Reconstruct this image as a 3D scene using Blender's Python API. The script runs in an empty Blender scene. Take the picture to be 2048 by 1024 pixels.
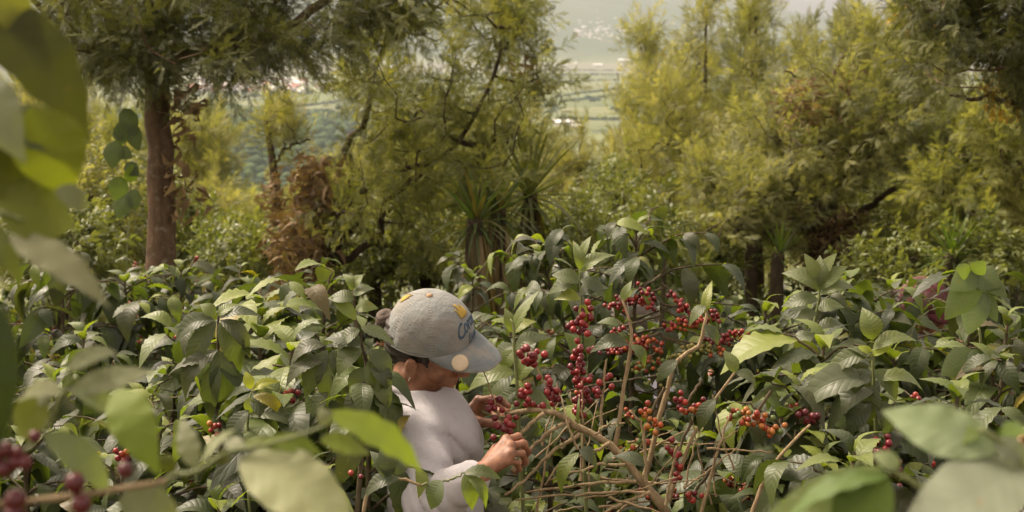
import bpy, math, random
import numpy as np
from mathutils import Matrix, Vector

sc = bpy.context.scene
COL = sc.collection
R = math.radians
rng = np.random.default_rng(7)

# ------------------------------------------------------------------ camera
TH = math.atan(452 / 2844.4)
FPX = 2844.4
CAM = np.array([0.0, 0.0, 2.2])
FW = np.array([0, math.cos(TH), -math.sin(TH)])
UP = np.array([0, math.sin(TH), math.cos(TH)])
XX = np.array([1.0, 0, 0])
cd = bpy.data.cameras.new('camera'); cam = bpy.data.objects.new('camera', cd); COL.objects.link(cam)
cam.location = CAM; cam.rotation_euler = (math.pi / 2 - TH, 0, 0)
cd.lens = 50; cd.sensor_width = 36; cd.clip_start = 0.05; cd.clip_end = 60000
cd.dof.use_dof = True; cd.dof.focus_distance = 3.55; cd.dof.aperture_fstop = 7.0
sc.camera = cam

# ------------------------------------------------------------------ sky, sun, exposure
SUN_EL, SUN_AZ = 52, 300        # azimuth measured clockwise from +Y
w = bpy.data.worlds.new("World"); sc.world = w; w.use_nodes = True
wn, wl = w.node_tree.nodes, w.node_tree.links
sky = wn.new('ShaderNodeTexSky'); sky.sky_type = 'NISHITA'; sky.sun_disc = False
sky.sun_elevation = R(SUN_EL); sky.sun_rotation = R(SUN_AZ); sky.air_density = 1.0; sky.dust_density = 4.0; sky.ozone_density = 0.6
hsv = wn.new('ShaderNodeHueSaturation'); hsv.inputs['Saturation'].default_value = 0.25
mixw = wn.new('ShaderNodeMix'); mixw.data_type = 'RGBA'; mixw.blend_type = 'MULTIPLY'; mixw.inputs[0].default_value = 1.0
mixw.inputs[7].default_value = (1.20, 0.99, 0.78, 1)
bg = wn['Background']; bg.inputs['Strength'].default_value = 0.12
wl.new(sky.outputs[0], hsv.inputs['Color']); wl.new(hsv.outputs[0], mixw.inputs[6]); wl.new(mixw.outputs[2], bg.inputs['Color'])
sl = bpy.data.lights.new('sun', 'SUN'); sl.energy = 1.5; sl.angle = R(14); sl.color = (1.0, 0.89, 0.74)
so = bpy.data.objects.new('sun', sl); COL.objects.link(so)
az, el = R(SUN_AZ), R(SUN_EL)
sdir = Vector((math.sin(az) * math.cos(el), math.cos(az) * math.cos(el), math.sin(el)))
so.rotation_euler = sdir.to_track_quat('Z', 'Y').to_euler(); so.location = (0, 0, 60)
sc.view_settings.view_transform = 'Standard'; sc.view_settings.look = 'None'
sc.view_settings.exposure = 1.6; sc.view_settings.gamma = 1.0; sc.view_settings.use_curve_mapping = False
cy = sc.cycles
sc.render.engine = 'CYCLES'
cy.use_denoising = True; cy.use_adaptive_sampling = True; cy.adaptive_threshold = 0.015
cy.max_bounces = 7; cy.diffuse_bounces = 3; cy.glossy_bounces = 2; cy.transmission_bounces = 4; cy.volume_bounces = 1
cy.sample_clamp_indirect = 6; cy.caustics_reflective = False; cy.caustics_refractive = False

# ------------------------------------------------------------------ helpers
def P(px, py, t):
    return CAM + t * (FW + (px - 1024) / FPX * XX + (512 - py) / FPX * UP)
def nrm(v):
    v = np.asarray(v, float); return v / (np.linalg.norm(v) + 1e-12)
def link(o, parent=None):
    COL.objects.link(o)
    if parent is not None: o.parent = parent
    return o
def tag(o, label=None, cat=None, group=None, kind=None):
    if label: o['label'] = label
    if cat: o['category'] = cat
    if group: o['group'] = group
    if kind: o['kind'] = kind
    return o
def empty(name, loc, label=None, cat=None, group=None, kind=None):
    o = bpy.data.objects.new(name, None); o.location = loc; o.empty_display_size = 0.1
    link(o); return tag(o, label, cat, group, kind)
def mesh(name, V, F, mat=None, smooth=True, uv=None, tint=None):
    """V (n,3), F (m,k) array of one face size; uv per vertex; tint per vertex rgb"""
    V = np.asarray(V, np.float32); F = np.asarray(F, np.int32)
    me = bpy.data.meshes.new(name)
    me.vertices.add(len(V)); me.vertices.foreach_set('co', V.ravel())
    k = F.shape[1]
    me.loops.add(F.size); me.loops.foreach_set('vertex_index', F.ravel())
    me.polygons.add(len(F)); me.polygons.foreach_set('loop_start', np.arange(0, F.size, k, dtype=np.int32))
    if smooth: me.polygons.foreach_set('use_smooth', np.ones(len(F), bool))
    if uv is not None:
        l = me.uv_layers.new(name='UVMap'); l.data.foreach_set('uv', np.asarray(uv, np.float32)[F.ravel()].ravel())
    if tint is not None:
        a = me.attributes.new('tint', 'FLOAT_COLOR', 'POINT')
        t4 = np.ones((len(V), 4), np.float32); t4[:, :3] = tint; a.data.foreach_set('color', t4.ravel())
    me.update(calc_edges=True)
    if mat is not None: me.materials.append(mat)
    return me
def obj(name, me, parent=None, loc=None, color=None):
    o = bpy.data.objects.new(name, me); link(o, parent)
    if loc is not None: o.location = loc
    if color is not None: o.color = (*color, 1)
    return o
class Acc:
    def __init__(s): s.V = []; s.F = []; s.U = []; s.T = []; s.n = 0
    def add(s, V, F, uv=None, tint=None):
        V = np.asarray(V, float); s.V.append(V); s.F.append(np.asarray(F) + s.n)
        s.U.append(np.zeros((len(V), 2)) if uv is None else np.asarray(uv))
        s.T.append(np.ones((len(V), 3)) if tint is None else np.broadcast_to(np.asarray(tint, float), (len(V), 3)))
        s.n += len(V)
    def mesh(s, name, mat, smooth=True):
        return mesh(name, np.vstack(s.V), np.vstack(s.F), mat, smooth, np.vstack(s.U), np.vstack(s.T))
def tube(pts, rad, k=6, cap=True):
    pts = np.asarray(pts, float); n = len(pts); rad = np.broadcast_to(np.asarray(rad, float), (n,))
    d = np.gradient(pts, axis=0); d /= np.linalg.norm(d, axis=1, keepdims=True) + 1e-9
    ref = np.array([0.13, 0.31, 1.0]) if abs(d[:, 2]).mean() < .8 else np.array([1.0, .2, .1])
    a = np.cross(d, ref); a /= np.linalg.norm(a, axis=1, keepdims=True) + 1e-9
    b = np.cross(d, a)
    th = np.arange(k) / k * 2 * np.pi
    V = pts[:, None] + rad[:, None, None] * (np.cos(th)[None, :, None] * a[:, None] + np.sin(th)[None, :, None] * b[:, None])
    V = V.reshape(-1, 3)
    i = np.arange(n - 1)[:, None] * k; j = np.arange(k)[None]; j2 = (j + 1) % k
    F = np.stack([i + j, i + j2, i + k + j2, i + k + j], -1).reshape(-1, 4)
    L = np.r_[0, np.cumsum(np.linalg.norm(np.diff(pts, axis=0), axis=1))]
    uv = np.stack([np.tile(th / 2 / np.pi, n), np.repeat(L, k)], -1)
    if cap:
        V = np.vstack([V, pts[-1] + d[-1] * rad[-1]]); c = len(V) - 1; e = (n - 1) * k
        F = np.vstack([F, [[e + q, e + (q + 1) % k, c, c] for q in range(k)]])
        F[-k:, 3] = F[-k:, 2]
        F = F[:-k] if False else F
        uv = np.vstack([uv, [0, L[-1]]])
        # close with quads that share the cap vertex once per two sides
        F = F[:-k]
        F = np.vstack([F, [[e + q, e + (q + 1) % k, e + (q + 2) % k, c] for q in range(0, k, 2)]])
    return V, F, uv
def smooth_line(pts, n=12):
    """Catmull-Rom through the points"""
    p = np.asarray(pts, float)
    if len(p) < 3:
        t = np.linspace(0, 1, n)[:, None]; return p[0] * (1 - t) + p[-1] * t
    q = np.vstack([2 * p[0] - p[1], p, 2 * p[-1] - p[-2]]); out = []
    m = max(2, n // (len(p) - 1))
    for i in range(len(p) - 1):
        t = np.linspace(0, 1, m, endpoint=False)[:, None]
        a, b, c, d = q[i], q[i + 1], q[i + 2], q[i + 3]
        out.append(.5 * (2 * b + (c - a) * t + (2 * a - 5 * b + 4 * c - d) * t ** 2 + (3 * b - a - 3 * c + d) * t ** 3))
    return np.vstack(out + [p[-1:]])
def frame(d, n):
    x = nrm(d); z = np.asarray(n, float); z = z - x * z.dot(x)
    if np.linalg.norm(z) < 1e-4: z = np.cross(x, [0.3, .9, .1])
    z = nrm(z); y = np.cross(z, x); return x, y, z
def mat4(p, d, n, sx, sy, sz):
    x, y, z = frame(d, n)
    return np.array([[x[0]*sx, y[0]*sy, z[0]*sz, p[0]], [x[1]*sx, y[1]*sy, z[1]*sz, p[1]], [x[2]*sx, y[2]*sy, z[2]*sz, p[2]], [0, 0, 0, 1]])
def xf(M, V): return V @ M[:3, :3].T + M[:3, 3]

# ------------------------------------------------------------------ materials
def newmat(name):
    m = bpy.data.materials.new(name); m.use_nodes = True; nt = m.node_tree; nt.nodes.clear()
    return m, nt
def N(nt, typ, **kw):
    n = nt.nodes.new(typ)
    for k, v in kw.items():
        if k.startswith('i_'):
            n.inputs[int(k[2:]) if k[2:].isdigit() else k[2:]].default_value = v
        else: setattr(n, k, v)
    return n
def math_n(nt, op, a, b=None, clamp=False):
    n = nt.nodes.new('ShaderNodeMath'); n.operation = op; n.use_clamp = clamp
    for i, x in enumerate((a, b)):
        if x is None: continue
        if isinstance(x, (int, float)): n.inputs[i].default_value = x
        else: nt.links.new(x, n.inputs[i])
    return n.outputs[0]
def mixc(nt, fac, a, b, blend='MIX'):
    n = nt.nodes.new('ShaderNodeMix'); n.data_type = 'RGBA'; n.blend_type = blend
    for i, x in ((0, fac), (6, a), (7, b)):
        if isinstance(x, (int, float)): n.inputs[i].default_value = x
        elif isinstance(x, tuple): n.inputs[i].default_value = (*x, 1) if len(x) == 3 else x
        else: nt.links.new(x, n.inputs[i])
    return n.outputs[2]
def noise(nt, scale, detail=3, rough=.55, vec=None, w=None):
    n = nt.nodes.new('ShaderNodeTexNoise'); n.inputs['Scale'].default_value = scale
    n.inputs['Detail'].default_value = detail; n.inputs['Roughness'].default_value = rough
    if vec is not None: nt.links.new(vec, n.inputs['Vector'])
    return n
def ramp(nt, fac, stops):
    n = nt.nodes.new('ShaderNodeValToRGB'); e = n.color_ramp.elements
    while len(e) < len(stops): e.new(.5)
    for x, (p, c) in zip(e, stops): x.position = p; x.color = (*c, 1)
    nt.links.new(fac, n.inputs[0]); return n.outputs[0]
def surface(nt, sh):
    o = nt.nodes.new('ShaderNodeOutputMaterial'); nt.links.new(sh, o.inputs['Surface'])
def principled(nt, col, rough=.5, spec=.5, normal=None, **kw):
    b = nt.nodes.new('ShaderNodeBsdfPrincipled')
    if isinstance(col, tuple): b.inputs['Base Color'].default_value = (*col, 1)
    else: nt.links.new(col, b.inputs['Base Color'])
    if isinstance(rough, (int, float)): b.inputs['Roughness'].default_value = rough
    else: nt.links.new(rough, b.inputs['Roughness'])
    b.inputs['Specular IOR Level'].default_value = spec
    if normal is not None: nt.links.new(normal, b.inputs['Normal'])
    for k, v in kw.items(): b.inputs[k].default_value = v
    return b.outputs[0]
def bump(nt, h, strength=.5, dist=.01):
    b = nt.nodes.new('ShaderNodeBump'); b.inputs['Strength'].default_value = strength; b.inputs['Distance'].default_value = dist
    nt.links.new(h, b.inputs['Height']); return b.outputs[0]

def leaf_material(name, src, veins=True, rough=.42, trans=.24, spots=True, vein=.29, dusty=.26, undermix=.3, spec=.37):
    m, nt = newmat(name); L = nt.links.new
    if src == 'object': base = nt.nodes.new('ShaderNodeObjectInfo').outputs['Color']
    else:
        a = nt.nodes.new('ShaderNodeAttribute'); a.attribute_name = 'tint'; base = a.outputs['Color']
    geo = nt.nodes.new('ShaderNodeNewGeometry'); tc = nt.nodes.new('ShaderNodeTexCoord')
    nz = noise(nt, 7.0, 3, .6, geo.outputs['Position'])
    v = math_n(nt, 'MULTIPLY_ADD', nz.outputs[0], .9); v.node.inputs[2].default_value = .55
    col = mixc(nt, 1.0, base, v, 'MULTIPLY')
    normal = None
    if veins:
        sep = nt.nodes.new('ShaderNodeSeparateXYZ'); L(tc.outputs['UV'], sep.inputs[0])
        u = sep.outputs[0]; av = math_n(nt, 'ABSOLUTE', math_n(nt, 'MULTIPLY_ADD', sep.outputs[1], 2.0)); av.node.inputs[0]
        av.node.inputs[0].links[0].from_node.inputs[2].default_value = -1.0
        ph = math_n(nt, 'SUBTRACT', math_n(nt, 'MULTIPLY', u, 9.5), math_n(nt, 'MULTIPLY', av, 1.5))
        s = math_n(nt, 'ABSOLUTE', math_n(nt, 'SINE', math_n(nt, 'MULTIPLY', ph, math.pi)))
        s2 = math_n(nt, 'POWER', s, .45)
        mid = math_n(nt, 'MULTIPLY', av, 14.0, True)
        h = math_n(nt, 'MULTIPLY', s2, mid)
        normal = bump(nt, h, vein, .003)
        line = math_n(nt, 'SUBTRACT', 1.0, math_n(nt, 'MULTIPLY', math_n(nt, 'MULTIPLY', av, 22.0, True), math_n(nt, 'MULTIPLY', s, 7.0, True)), True)
        light = mixc(nt, .5, col, (.17, .20, .09))
        col = mixc(nt, math_n(nt, 'MULTIPLY', line, vein * .9), col, light)
    if spots:
        n2 = noise(nt, 42.0, 2, .5, geo.outputs['Position'])
        sp = math_n(nt, 'MULTIPLY', math_n(nt, 'SUBTRACT', n2.outputs[0], .70, True), 9.0, True)
        col = mixc(nt, math_n(nt, 'MULTIPLY', sp, .6), col, (.20, .11, .025))
    # dust film: paler and matter in patches
    n3 = noise(nt, 5.0, 4, .65, geo.outputs['Position'])
    dust = math_n(nt, 'MULTIPLY', math_n(nt, 'SUBTRACT', n3.outputs[0], .40, True), 1.1, True)
    dustc = mixc(nt, math_n(nt, 'MULTIPLY', dust, dusty), col, (.16, .165, .12))
    rg = math_n(nt, 'MULTIPLY_ADD', dust, .2); rg.node.inputs[2].default_value = rough
    under = mixc(nt, undermix, col, (.12, .15, .06))
    col2 = mixc(nt, geo.outputs['Backfacing'], dustc, under)
    b = principled(nt, col2, rg, spec, normal)
    t = nt.nodes.new('ShaderNodeBsdfTranslucent'); tcol = mixc(nt, 1.0, mixc(nt, .02, col, (.5, .5, .4)), (2.6, 2.9, .5), 'MULTIPLY'); L(tcol, t.inputs['Color'])
    mx = nt.nodes.new('ShaderNodeMixShader'); mx.inputs[0].default_value = trans
    L(b, mx.inputs[1]); L(t.outputs[0], mx.inputs[2]); surface(nt, mx.outputs[0]); return m

def foliage_material(name, cols, trans=.35, rough=.6):
    m, nt = newmat(name); L = nt.links.new
    oi = nt.nodes.new('ShaderNodeObjectInfo'); geo = nt.nodes.new('ShaderNodeNewGeometry')
    nz = noise(nt, 1.3, 3, .6, geo.outputs['Position'])
    f = math_n(nt, 'ADD', math_n(nt, 'MULTIPLY', oi.outputs['Random'], .55), math_n(nt, 'MULTIPLY', math_n(nt, 'SUBTRACT', nz.outputs[0], .25), .9), True)
    n = len(cols); col = ramp(nt, f, [(i / (n - 1), c) for i, c in enumerate(cols)])
    b = principled(nt, col, rough, .35)
    t = nt.nodes.new('ShaderNodeBsdfTranslucent'); L(mixc(nt, 1.0, col, (1.75, 1.72, .7), 'MULTIPLY'), t.inputs['Color'])
    mx = nt.nodes.new('ShaderNodeMixShader'); mx.inputs[0].default_value = trans
    L(b, mx.inputs[1]); L(t.outputs[0], mx.inputs[2]); surface(nt, mx.outputs[0]); return m

def bark_material(name, c1, c2, scale=18, pale=None):
    m, nt = newmat(name); L = nt.links.new
    tc = nt.nodes.new('ShaderNodeTexCoord'); mp = nt.nodes.new('ShaderNodeMapping'); mp.inputs['Scale'].default_value = (1, 1, .35)
    L(tc.outputs['Object'], mp.inputs[0])
    n1 = noise(nt, scale, 6, .65, mp.outputs[0]); n2 = noise(nt, 3.0, 3, .6, tc.outputs['Object'])
    col = ramp(nt, n1.outputs[0], [(.3, c1), (.7, c2)])
    if pale:
        n3 = noise(nt, 26, 2, .5, tc.outputs['Object'])
        col = mixc(nt, math_n(nt, 'MULTIPLY', math_n(nt, 'SUBTRACT', n3.outputs[0], .58, True), 6, True), col, pale)
    col = mixc(nt, n2.outputs[0], col, mixc(nt, 1.0, col, (.6, .62, .5), 'MULTIPLY'))
    surface(nt, principled(nt, col, .85, .25, bump(nt, n1.outputs[0], .8, .012))); return m
def simple(name, c, rough=.6, spec=.4, nscale=None, var=.35, bumpd=None, **kw):
    m, nt = newmat(name)
    col = c; nb = None
    if nscale:
        tc = nt.nodes.new('ShaderNodeTexCoord'); nz = noise(nt, nscale, 4, .6, tc.outputs['Object'])
        f = math_n(nt, 'MULTIPLY_ADD', nz.outputs[0], var * 2); f.node.inputs[2].default_value = 1 - var
        col = mixc(nt, 1.0, c, f, 'MULTIPLY')
        if bumpd: nb = bump(nt, nz.outputs[0], .6, bumpd)
    surface(nt, principled(nt, col, rough, spec, nb, **kw)); return m

M_LEAF = leaf_material('coffee leaf', 'object')
M_LEAFT = leaf_material('coffee leaf far', 'attr', veins=False, spots=False, rough=.42)
M_LEAFN = leaf_material('coffee leaf massed', 'attr')
M_FGLEAF = leaf_material('near leaf', 'object', rough=.6, trans=.15, vein=.1, dusty=.05, undermix=0.0, spec=.3)
M_STEM = bark_material('coffee bark', (.07, .05, .03), (.16, .125, .08), 60)
M_TWIG = bark_material('pale coffee twig', (.24, .165, .095), (.48, .36, .23), 70)
M_GREENTWIG = simple('green twig', (.13, .15, .05), .6, .4, 40)
M_BARKA = bark_material('reddish bark', (.075, .046, .028), (.20, .125, .078), 22, (.22, .18, .13))
M_BARKB = bark_material('dark bark', (.045, .033, .022), (.115, .082, .052), 20)
M_DRY = leaf_material('dry leaf', 'object', veins=False, spots=False, rough=.8, trans=.2)
M_DRYT = leaf_material('dry leaf massed', 'attr', veins=False, spots=False, rough=.8, trans=.2)

def cherry_mat(name, src):
    m, nt = newmat(name)
    if src == 'object': base = nt.nodes.new('ShaderNodeObjectInfo').outputs['Color']
    else:
        a = nt.nodes.new('ShaderNodeAttribute'); a.attribute_name = 'tint'; base = a.outputs['Color']
    geo = nt.nodes.new('ShaderNodeNewGeometry'); nz = noise(nt, 160, 2, .5, geo.outputs['Position'])
    n2 = noise(nt, 60, 3, .6, geo.outputs['Position'])
    f = math_n(nt, 'MULTIPLY_ADD', n2.outputs[0], .8); f.node.inputs[2].default_value = .6
    col = mixc(nt, 1.0, base, f, 'MULTIPLY')
    rg = math_n(nt, 'MULTIPLY_ADD', nz.outputs[0], .25); rg.node.inputs[2].default_value = .2
    surface(nt, principled(nt, col, rg, .5)); return m
M_CH = cherry_mat('coffee cherry', 'object'); M_CHT = cherry_mat('coffee cherry massed', 'attr')

# ------------------------------------------------------------------ small prototypes
def leaf_shape(nl=10, nw=4, W=.2, arch=.15, droop=.25, fold=.25, rip=.02, nr=6.5, seed=0, tipp=1.0):
    r = np.random.default_rng(seed)
    u = np.linspace(0, 1, nl + 1); v = np.linspace(-1, 1, nw + 1)
    U, Vv = np.meshgrid(u, v, indexing='ij')
    wd = W * (np.sin(np.pi * np.clip(U, 0, 1) ** (.85 * tipp)) ** .85 * (1 - .35 * U ** 6) + .012)
    wd[-1] = .002
    side = r.uniform(-.03, .03)
    x = U.copy(); y = Vv * wd + side * np.sin(np.pi * U)
    z = arch * np.sin(np.pi * U * .9) - droop * U ** 2 + fold * np.abs(Vv) * wd - fold * .5 * Vv ** 2 * wd
    ph = r.uniform(0, 6, 2)
    z += rip * np.abs(Vv) ** 1.5 * np.sin(U * 2 * np.pi * nr + np.where(Vv > 0, ph[0], ph[1])) * np.sin(np.pi * U)
    tw = r.uniform(-.5, .5) * U; z2 = z + y * np.sin(tw); y2 = y * np.cos(tw)
    V = np.stack([x, y2, z2], -1).reshape(-1, 3)
    i = np.arange(nl)[:, None] * (nw + 1); j = np.arange(nw)[None]
    F = np.stack([i + j, i + nw + 1 + j, i + nw + 2 + j, i + j + 1], -1).reshape(-1, 4)
    uv = np.stack([U, Vv * .5 + .5], -1).reshape(-1, 2)
    return V, F, uv
LEAVES = [leaf_shape(14, 6, .212 + .02 * (s % 3 - 1), .10 + .05 * (s % 4), .18 + .09 * (s % 5), .15 + .1 * (s % 3), .022, 6.5, s) for s in range(10)]
LEAF_ME = [mesh('leaf', *l[:2], M_LEAF, uv=l[2]) for l in LEAVES]
LOWLEAF = [leaf_shape(4, 2, .2, .1 + .05 * s, .25 + .1 * s, .3, 0, 1, s) for s in range(4)]
MIDLEAF = [leaf_shape(8, 4, .2, .1 + .05 * s, .25 + .1 * s, .3, .018, 6.5, s) for s in range(5)]
def ico(sub=1):
    import bmesh
    bm = bmesh.new(); bmesh.ops.create_icosphere(bm, subdivisions=sub, radius=1)
    V = np.array([v.co[:] for v in bm.verts]); F = np.array([[v.index for v in f.verts] for f in bm.faces]); bm.free(); return V, F
ICO1, ICO2 = ico(1), ico(2)
def cherry_shape(I):
    V = I[0].copy(); V[:, 2] *= 1.12; top = np.exp(-((V[:, 0] ** 2 + V[:, 1] ** 2) / .05)) * (V[:, 2] > 0); V[:, 2] -= top * .13; return V, I[1]
CH2 = cherry_shape(ICO2); CH1 = cherry_shape(ICO1)
CHERRY_ME = mesh('cherry', *CH2, M_CH)

LEAFCOLS = [(.033, .046, .015), (.042, .058, .016), (.027, .038, .014), (.055, .073, .019), (.050, .056, .027)]
YOUNG = [(.12, .15, .032), (.16, .19, .036), (.09, .12, .03)]
def leafcol(r, young=0.0):
    if r.random() < young: return np.array(YOUNG[r.integers(3)])
    c = np.array(LEAFCOLS[r.integers(len(LEAFCOLS))]) * r.uniform(.8, 1.25)
    if r.random() < .03: c = np.array([(.20, .16, .03), (.09, .07, .03), (.13, .13, .03)][r.integers(3)])
    return c
RED = [(.16, .010, .012), (.21, .014, .014), (.11, .006, .010), (.26, .028, .016)]
ORANGE = [(.30, .060, .012), (.24, .030, .012), (.32, .11, .02)]
GREEN = [(.10, .14, .03), (.14, .18, .035), (.22, .18, .04)]
def chcol(r, mix):
    # mix = (red, orange, green) probabilities
    k = r.choice(3, p=np.array(mix) / sum(mix)); p = (RED, ORANGE, GREEN)[k]
    return np.array(p[r.integers(len(p))]) * r.uniform(.8, 1.2)

def ground_z(x, y):
    z = np.where(y < 20, -.17 * (y - 3.5), -.17 * 16.5 - .34 * (y - 20))
    z = z + .06 * np.sin(x * 1.3 + y * .7) + .05 * np.sin(y * 1.9 - x * .6)
    return np.maximum(z, -202)
def G(x, y): return float(ground_z(np.array(float(x)), np.array(float(y))))

# ------------------------------------------------------------------ coffee shrubs
def shrub_data(seed, H, Rr, leaf_len=.135,  nstem=2, droop=.5, young=.05, cherries=0, mix=(1, 0, 0), step=.062, bare=0.0, bstep=.095, zmin=.3):
    """local data of one shrub: stem tubes, branch tubes, leaf matrices + colours, cherries"""
    r = np.random.default_rng(seed); leaf_len *= 1.12
    stems, branches, leaves, chs = [], [], [], []
    for s in range(nstem):
        lean = r.normal(0, .09, 2) + (np.array([math.cos(s * 2.6 + seed), math.sin(s * 2.6 + seed)]) * .13 if nstem > 1 else 0)
        hh = H * (1 if s == 0 else r.uniform(.78, .97))
        zz = np.linspace(0, hh, 8)
        sp = np.stack([lean[0] * zz + .02 * np.sin(zz * 5 + s), lean[1] * zz + .02 * np.cos(zz * 4), zz], -1)
        if s == 0: sp[:, :2] *= (1 - .6 * (zz / hh)[:, None])
        stems.append((sp, np.linspace(.017, .005, 8)))
        z = hh * zmin; az = r.uniform(0, 6.28)
        while z < hh - .02:
            f = z / hh
            base = np.array([np.interp(z, zz, sp[:, k]) for k in range(3)])
            for side in (0, 1):
                a = az + side * math.pi + r.normal(0, .25)
                ln = Rr * (min(1, .35 + (1 - f) * 1.6)) * r.uniform(.75, 1.1)
                elev = .15 + .75 * f ** 3 + r.normal(0, .1)
                t = np.linspace(0, 1, 7)
                bp = base + np.stack([np.cos(a) * ln * t * math.cos(elev), np.sin(a) * ln * t * math.cos(elev),
                                      ln * t * math.sin(elev) - droop * .45 * ln * t ** 2.2], -1)
                bp[:, :2] += r.normal(0, .012, (7, 2)) * t[:, None]
                branches.append((bp, np.linspace(.005, .002, 7)))
                nk = max(2, int(ln / step))
                isbare = r.random() < bare
                for k in range(nk + 1):
                    q = k / nk
                    if q < .22 and k > 0 and cherries == 0 and f < .9: continue
                    p = np.array([np.interp(q, t, bp[:, c]) for c in range(3)])
                    bd = nrm(bp[min(6, int(q * 6) + 1)] - bp[min(5, int(q * 6))])
                    sd = nrm(np.cross(bd, [0, 0, 1]))
                    if k > 0 and cherries and r.random() < cherries and q < .85:
                        n = r.integers(3, 10)
                        mm = mix if f < .62 else (mix[0] + 2, mix[1], 0)
                        for _ in range(n):
                            chs.append((p + nrm(r.normal(0, 1, 3)) * .013 + bd * r.normal(0, .008), .0078 * r.uniform(.85, 1.12), chcol(r, mm)))
                        if r.random() < .45: continue
                    if isbare and q < .85: continue
                    if q < .25 and k > 0: continue
                    if k == 0: continue
                    tipf = q > .93
                    for sg in (-1, 1):
                        if r.random() < .12: continue
                        L = leaf_len * r.uniform(.55, 1.2) * (.72 if tipf else 1)
                        dn = droop * r.uniform(.3, 2.3)
                        d = nrm(sg * sd * r.uniform(.6, 1) + bd * r.uniform(.35, .85) + np.array([0, 0, -dn + (.35 if tipf else 0)]))
                        n = nrm(np.array([0, 0, 1.0]) + r.normal(0, .28, 3) + bd * .15)
                        leaves.append((mat4(p, d, n, L, L * r.uniform(.95, 1.25), L), leafcol(r, young if not tipf else young + .35)))
            az += 1.45 + r.normal(0, .2); z += bstep * r.uniform(.8, 1.2)
        # top whorl
        top = sp[-1]
        for k in range(8):
            a = k * 2.4 + r.uniform(-.3, .3); e = .9 - .14 * k
            L = leaf_len * (.5 + .09 * k)
            d = np.array([math.cos(a) * math.cos(e), math.sin(a) * math.cos(e), math.sin(e)])
            leaves.append((mat4(top - [0, 0, .012 * k], d, [0, 0, 1.], L, L, L), leafcol(r, .75 if k < 4 else .15)))
    return stems, branches, leaves, chs
def wood_mesh(lines, mat, k=6, name='stem'):
    A = Acc()
    for p, rd in lines: A.add(*tube(p, rd, k))
    return A.mesh(name, mat)
def set_mat(o, M):
    o.matrix_basis = Matrix(M.tolist())
def massed(leaves, protos, name, mat):
    A = Acc(); r = np.random.default_rng(len(leaves))
    for M, c in leaves:
        V, F, uv = protos[r.integers(len(protos))]; A.add(xf(M, V), F, uv, c)
    return A.mesh(name, mat)
def massed_cherries(chs, mat=None, I=CH1):
    V = np.vstack([p + I[0] * s for p, s, c in chs]); F = np.vstack([I[1] + i * len(I[0]) for i in range(len(chs))])
    T = np.repeat(np.array([c for p, s, c in chs]), len(I[0]), 0)
    return mesh('cherries', V, F, mat or M_CHT, tint=T)
NLEAF = 0
def add_leaves(root, leaves, cherries, r, cap=300, keyd=None):
    """individual leaves and cherries of a near shrub as parts, what is past the cap as one part"""
    global NLEAF
    root_loc = np.array(root.location)
    if len(leaves) > cap:
        dist = [np.linalg.norm(M[:3, 3] + root_loc - CAM) - .3 * np.linalg.norm(M[:3, 0]) for M, c in leaves]
        o = np.argsort(dist); rest = [leaves[i] for i in o[cap:]]; leaves = [leaves[i] for i in o[:cap]]
        q = obj('leaf_mass', massed(rest, MIDLEAF, 'leaf_mass', M_LEAFN), root); q['kind'] = 'stuff'
    for M, c in leaves:
        l = obj('leaf', LEAF_ME[r.integers(len(LEAF_ME))], root, color=c); set_mat(l, M)
    NLEAF += len(leaves)
    if len(cherries) > cap:
        dist = [np.linalg.norm(p + root_loc - CAM) for p, s, c in cherries]
        o = np.argsort(dist); rest = [cherries[i] for i in o[cap:]]; cherries = [cherries[i] for i in o[:cap]]
        q = obj('cherry_mass', massed_cherries(rest), root); q['kind'] = 'stuff'
    for p, s, c in cherries:
        l = obj('cherry', CHERRY_ME, root, color=c); l.location = p; l.scale = (s, s, s)
        l.rotation_euler = (r.uniform(-.6, .6), r.uniform(-.6, .6), 0)
def near_shrub(px, py, t, Rr, label, seed, group=None, **kw):
    top = P(px, py, t); gz = G(top[0], top[1]); H = top[2] - gz - .03
    root = empty('coffee_shrub', (top[0], top[1], gz), label, 'coffee shrub', group)
    st, br, lv, ch = shrub_data(seed, H, Rr, **kw)
    for s in st:
        obj('stem', wood_mesh([s], M_STEM), root)
    b = obj('branches', wood_mesh(br, M_STEM, 4, 'branches'), root); b['kind'] = 'stuff'
    add_leaves(root, lv, ch, np.random.default_rng(seed + 999))
    return root

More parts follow.
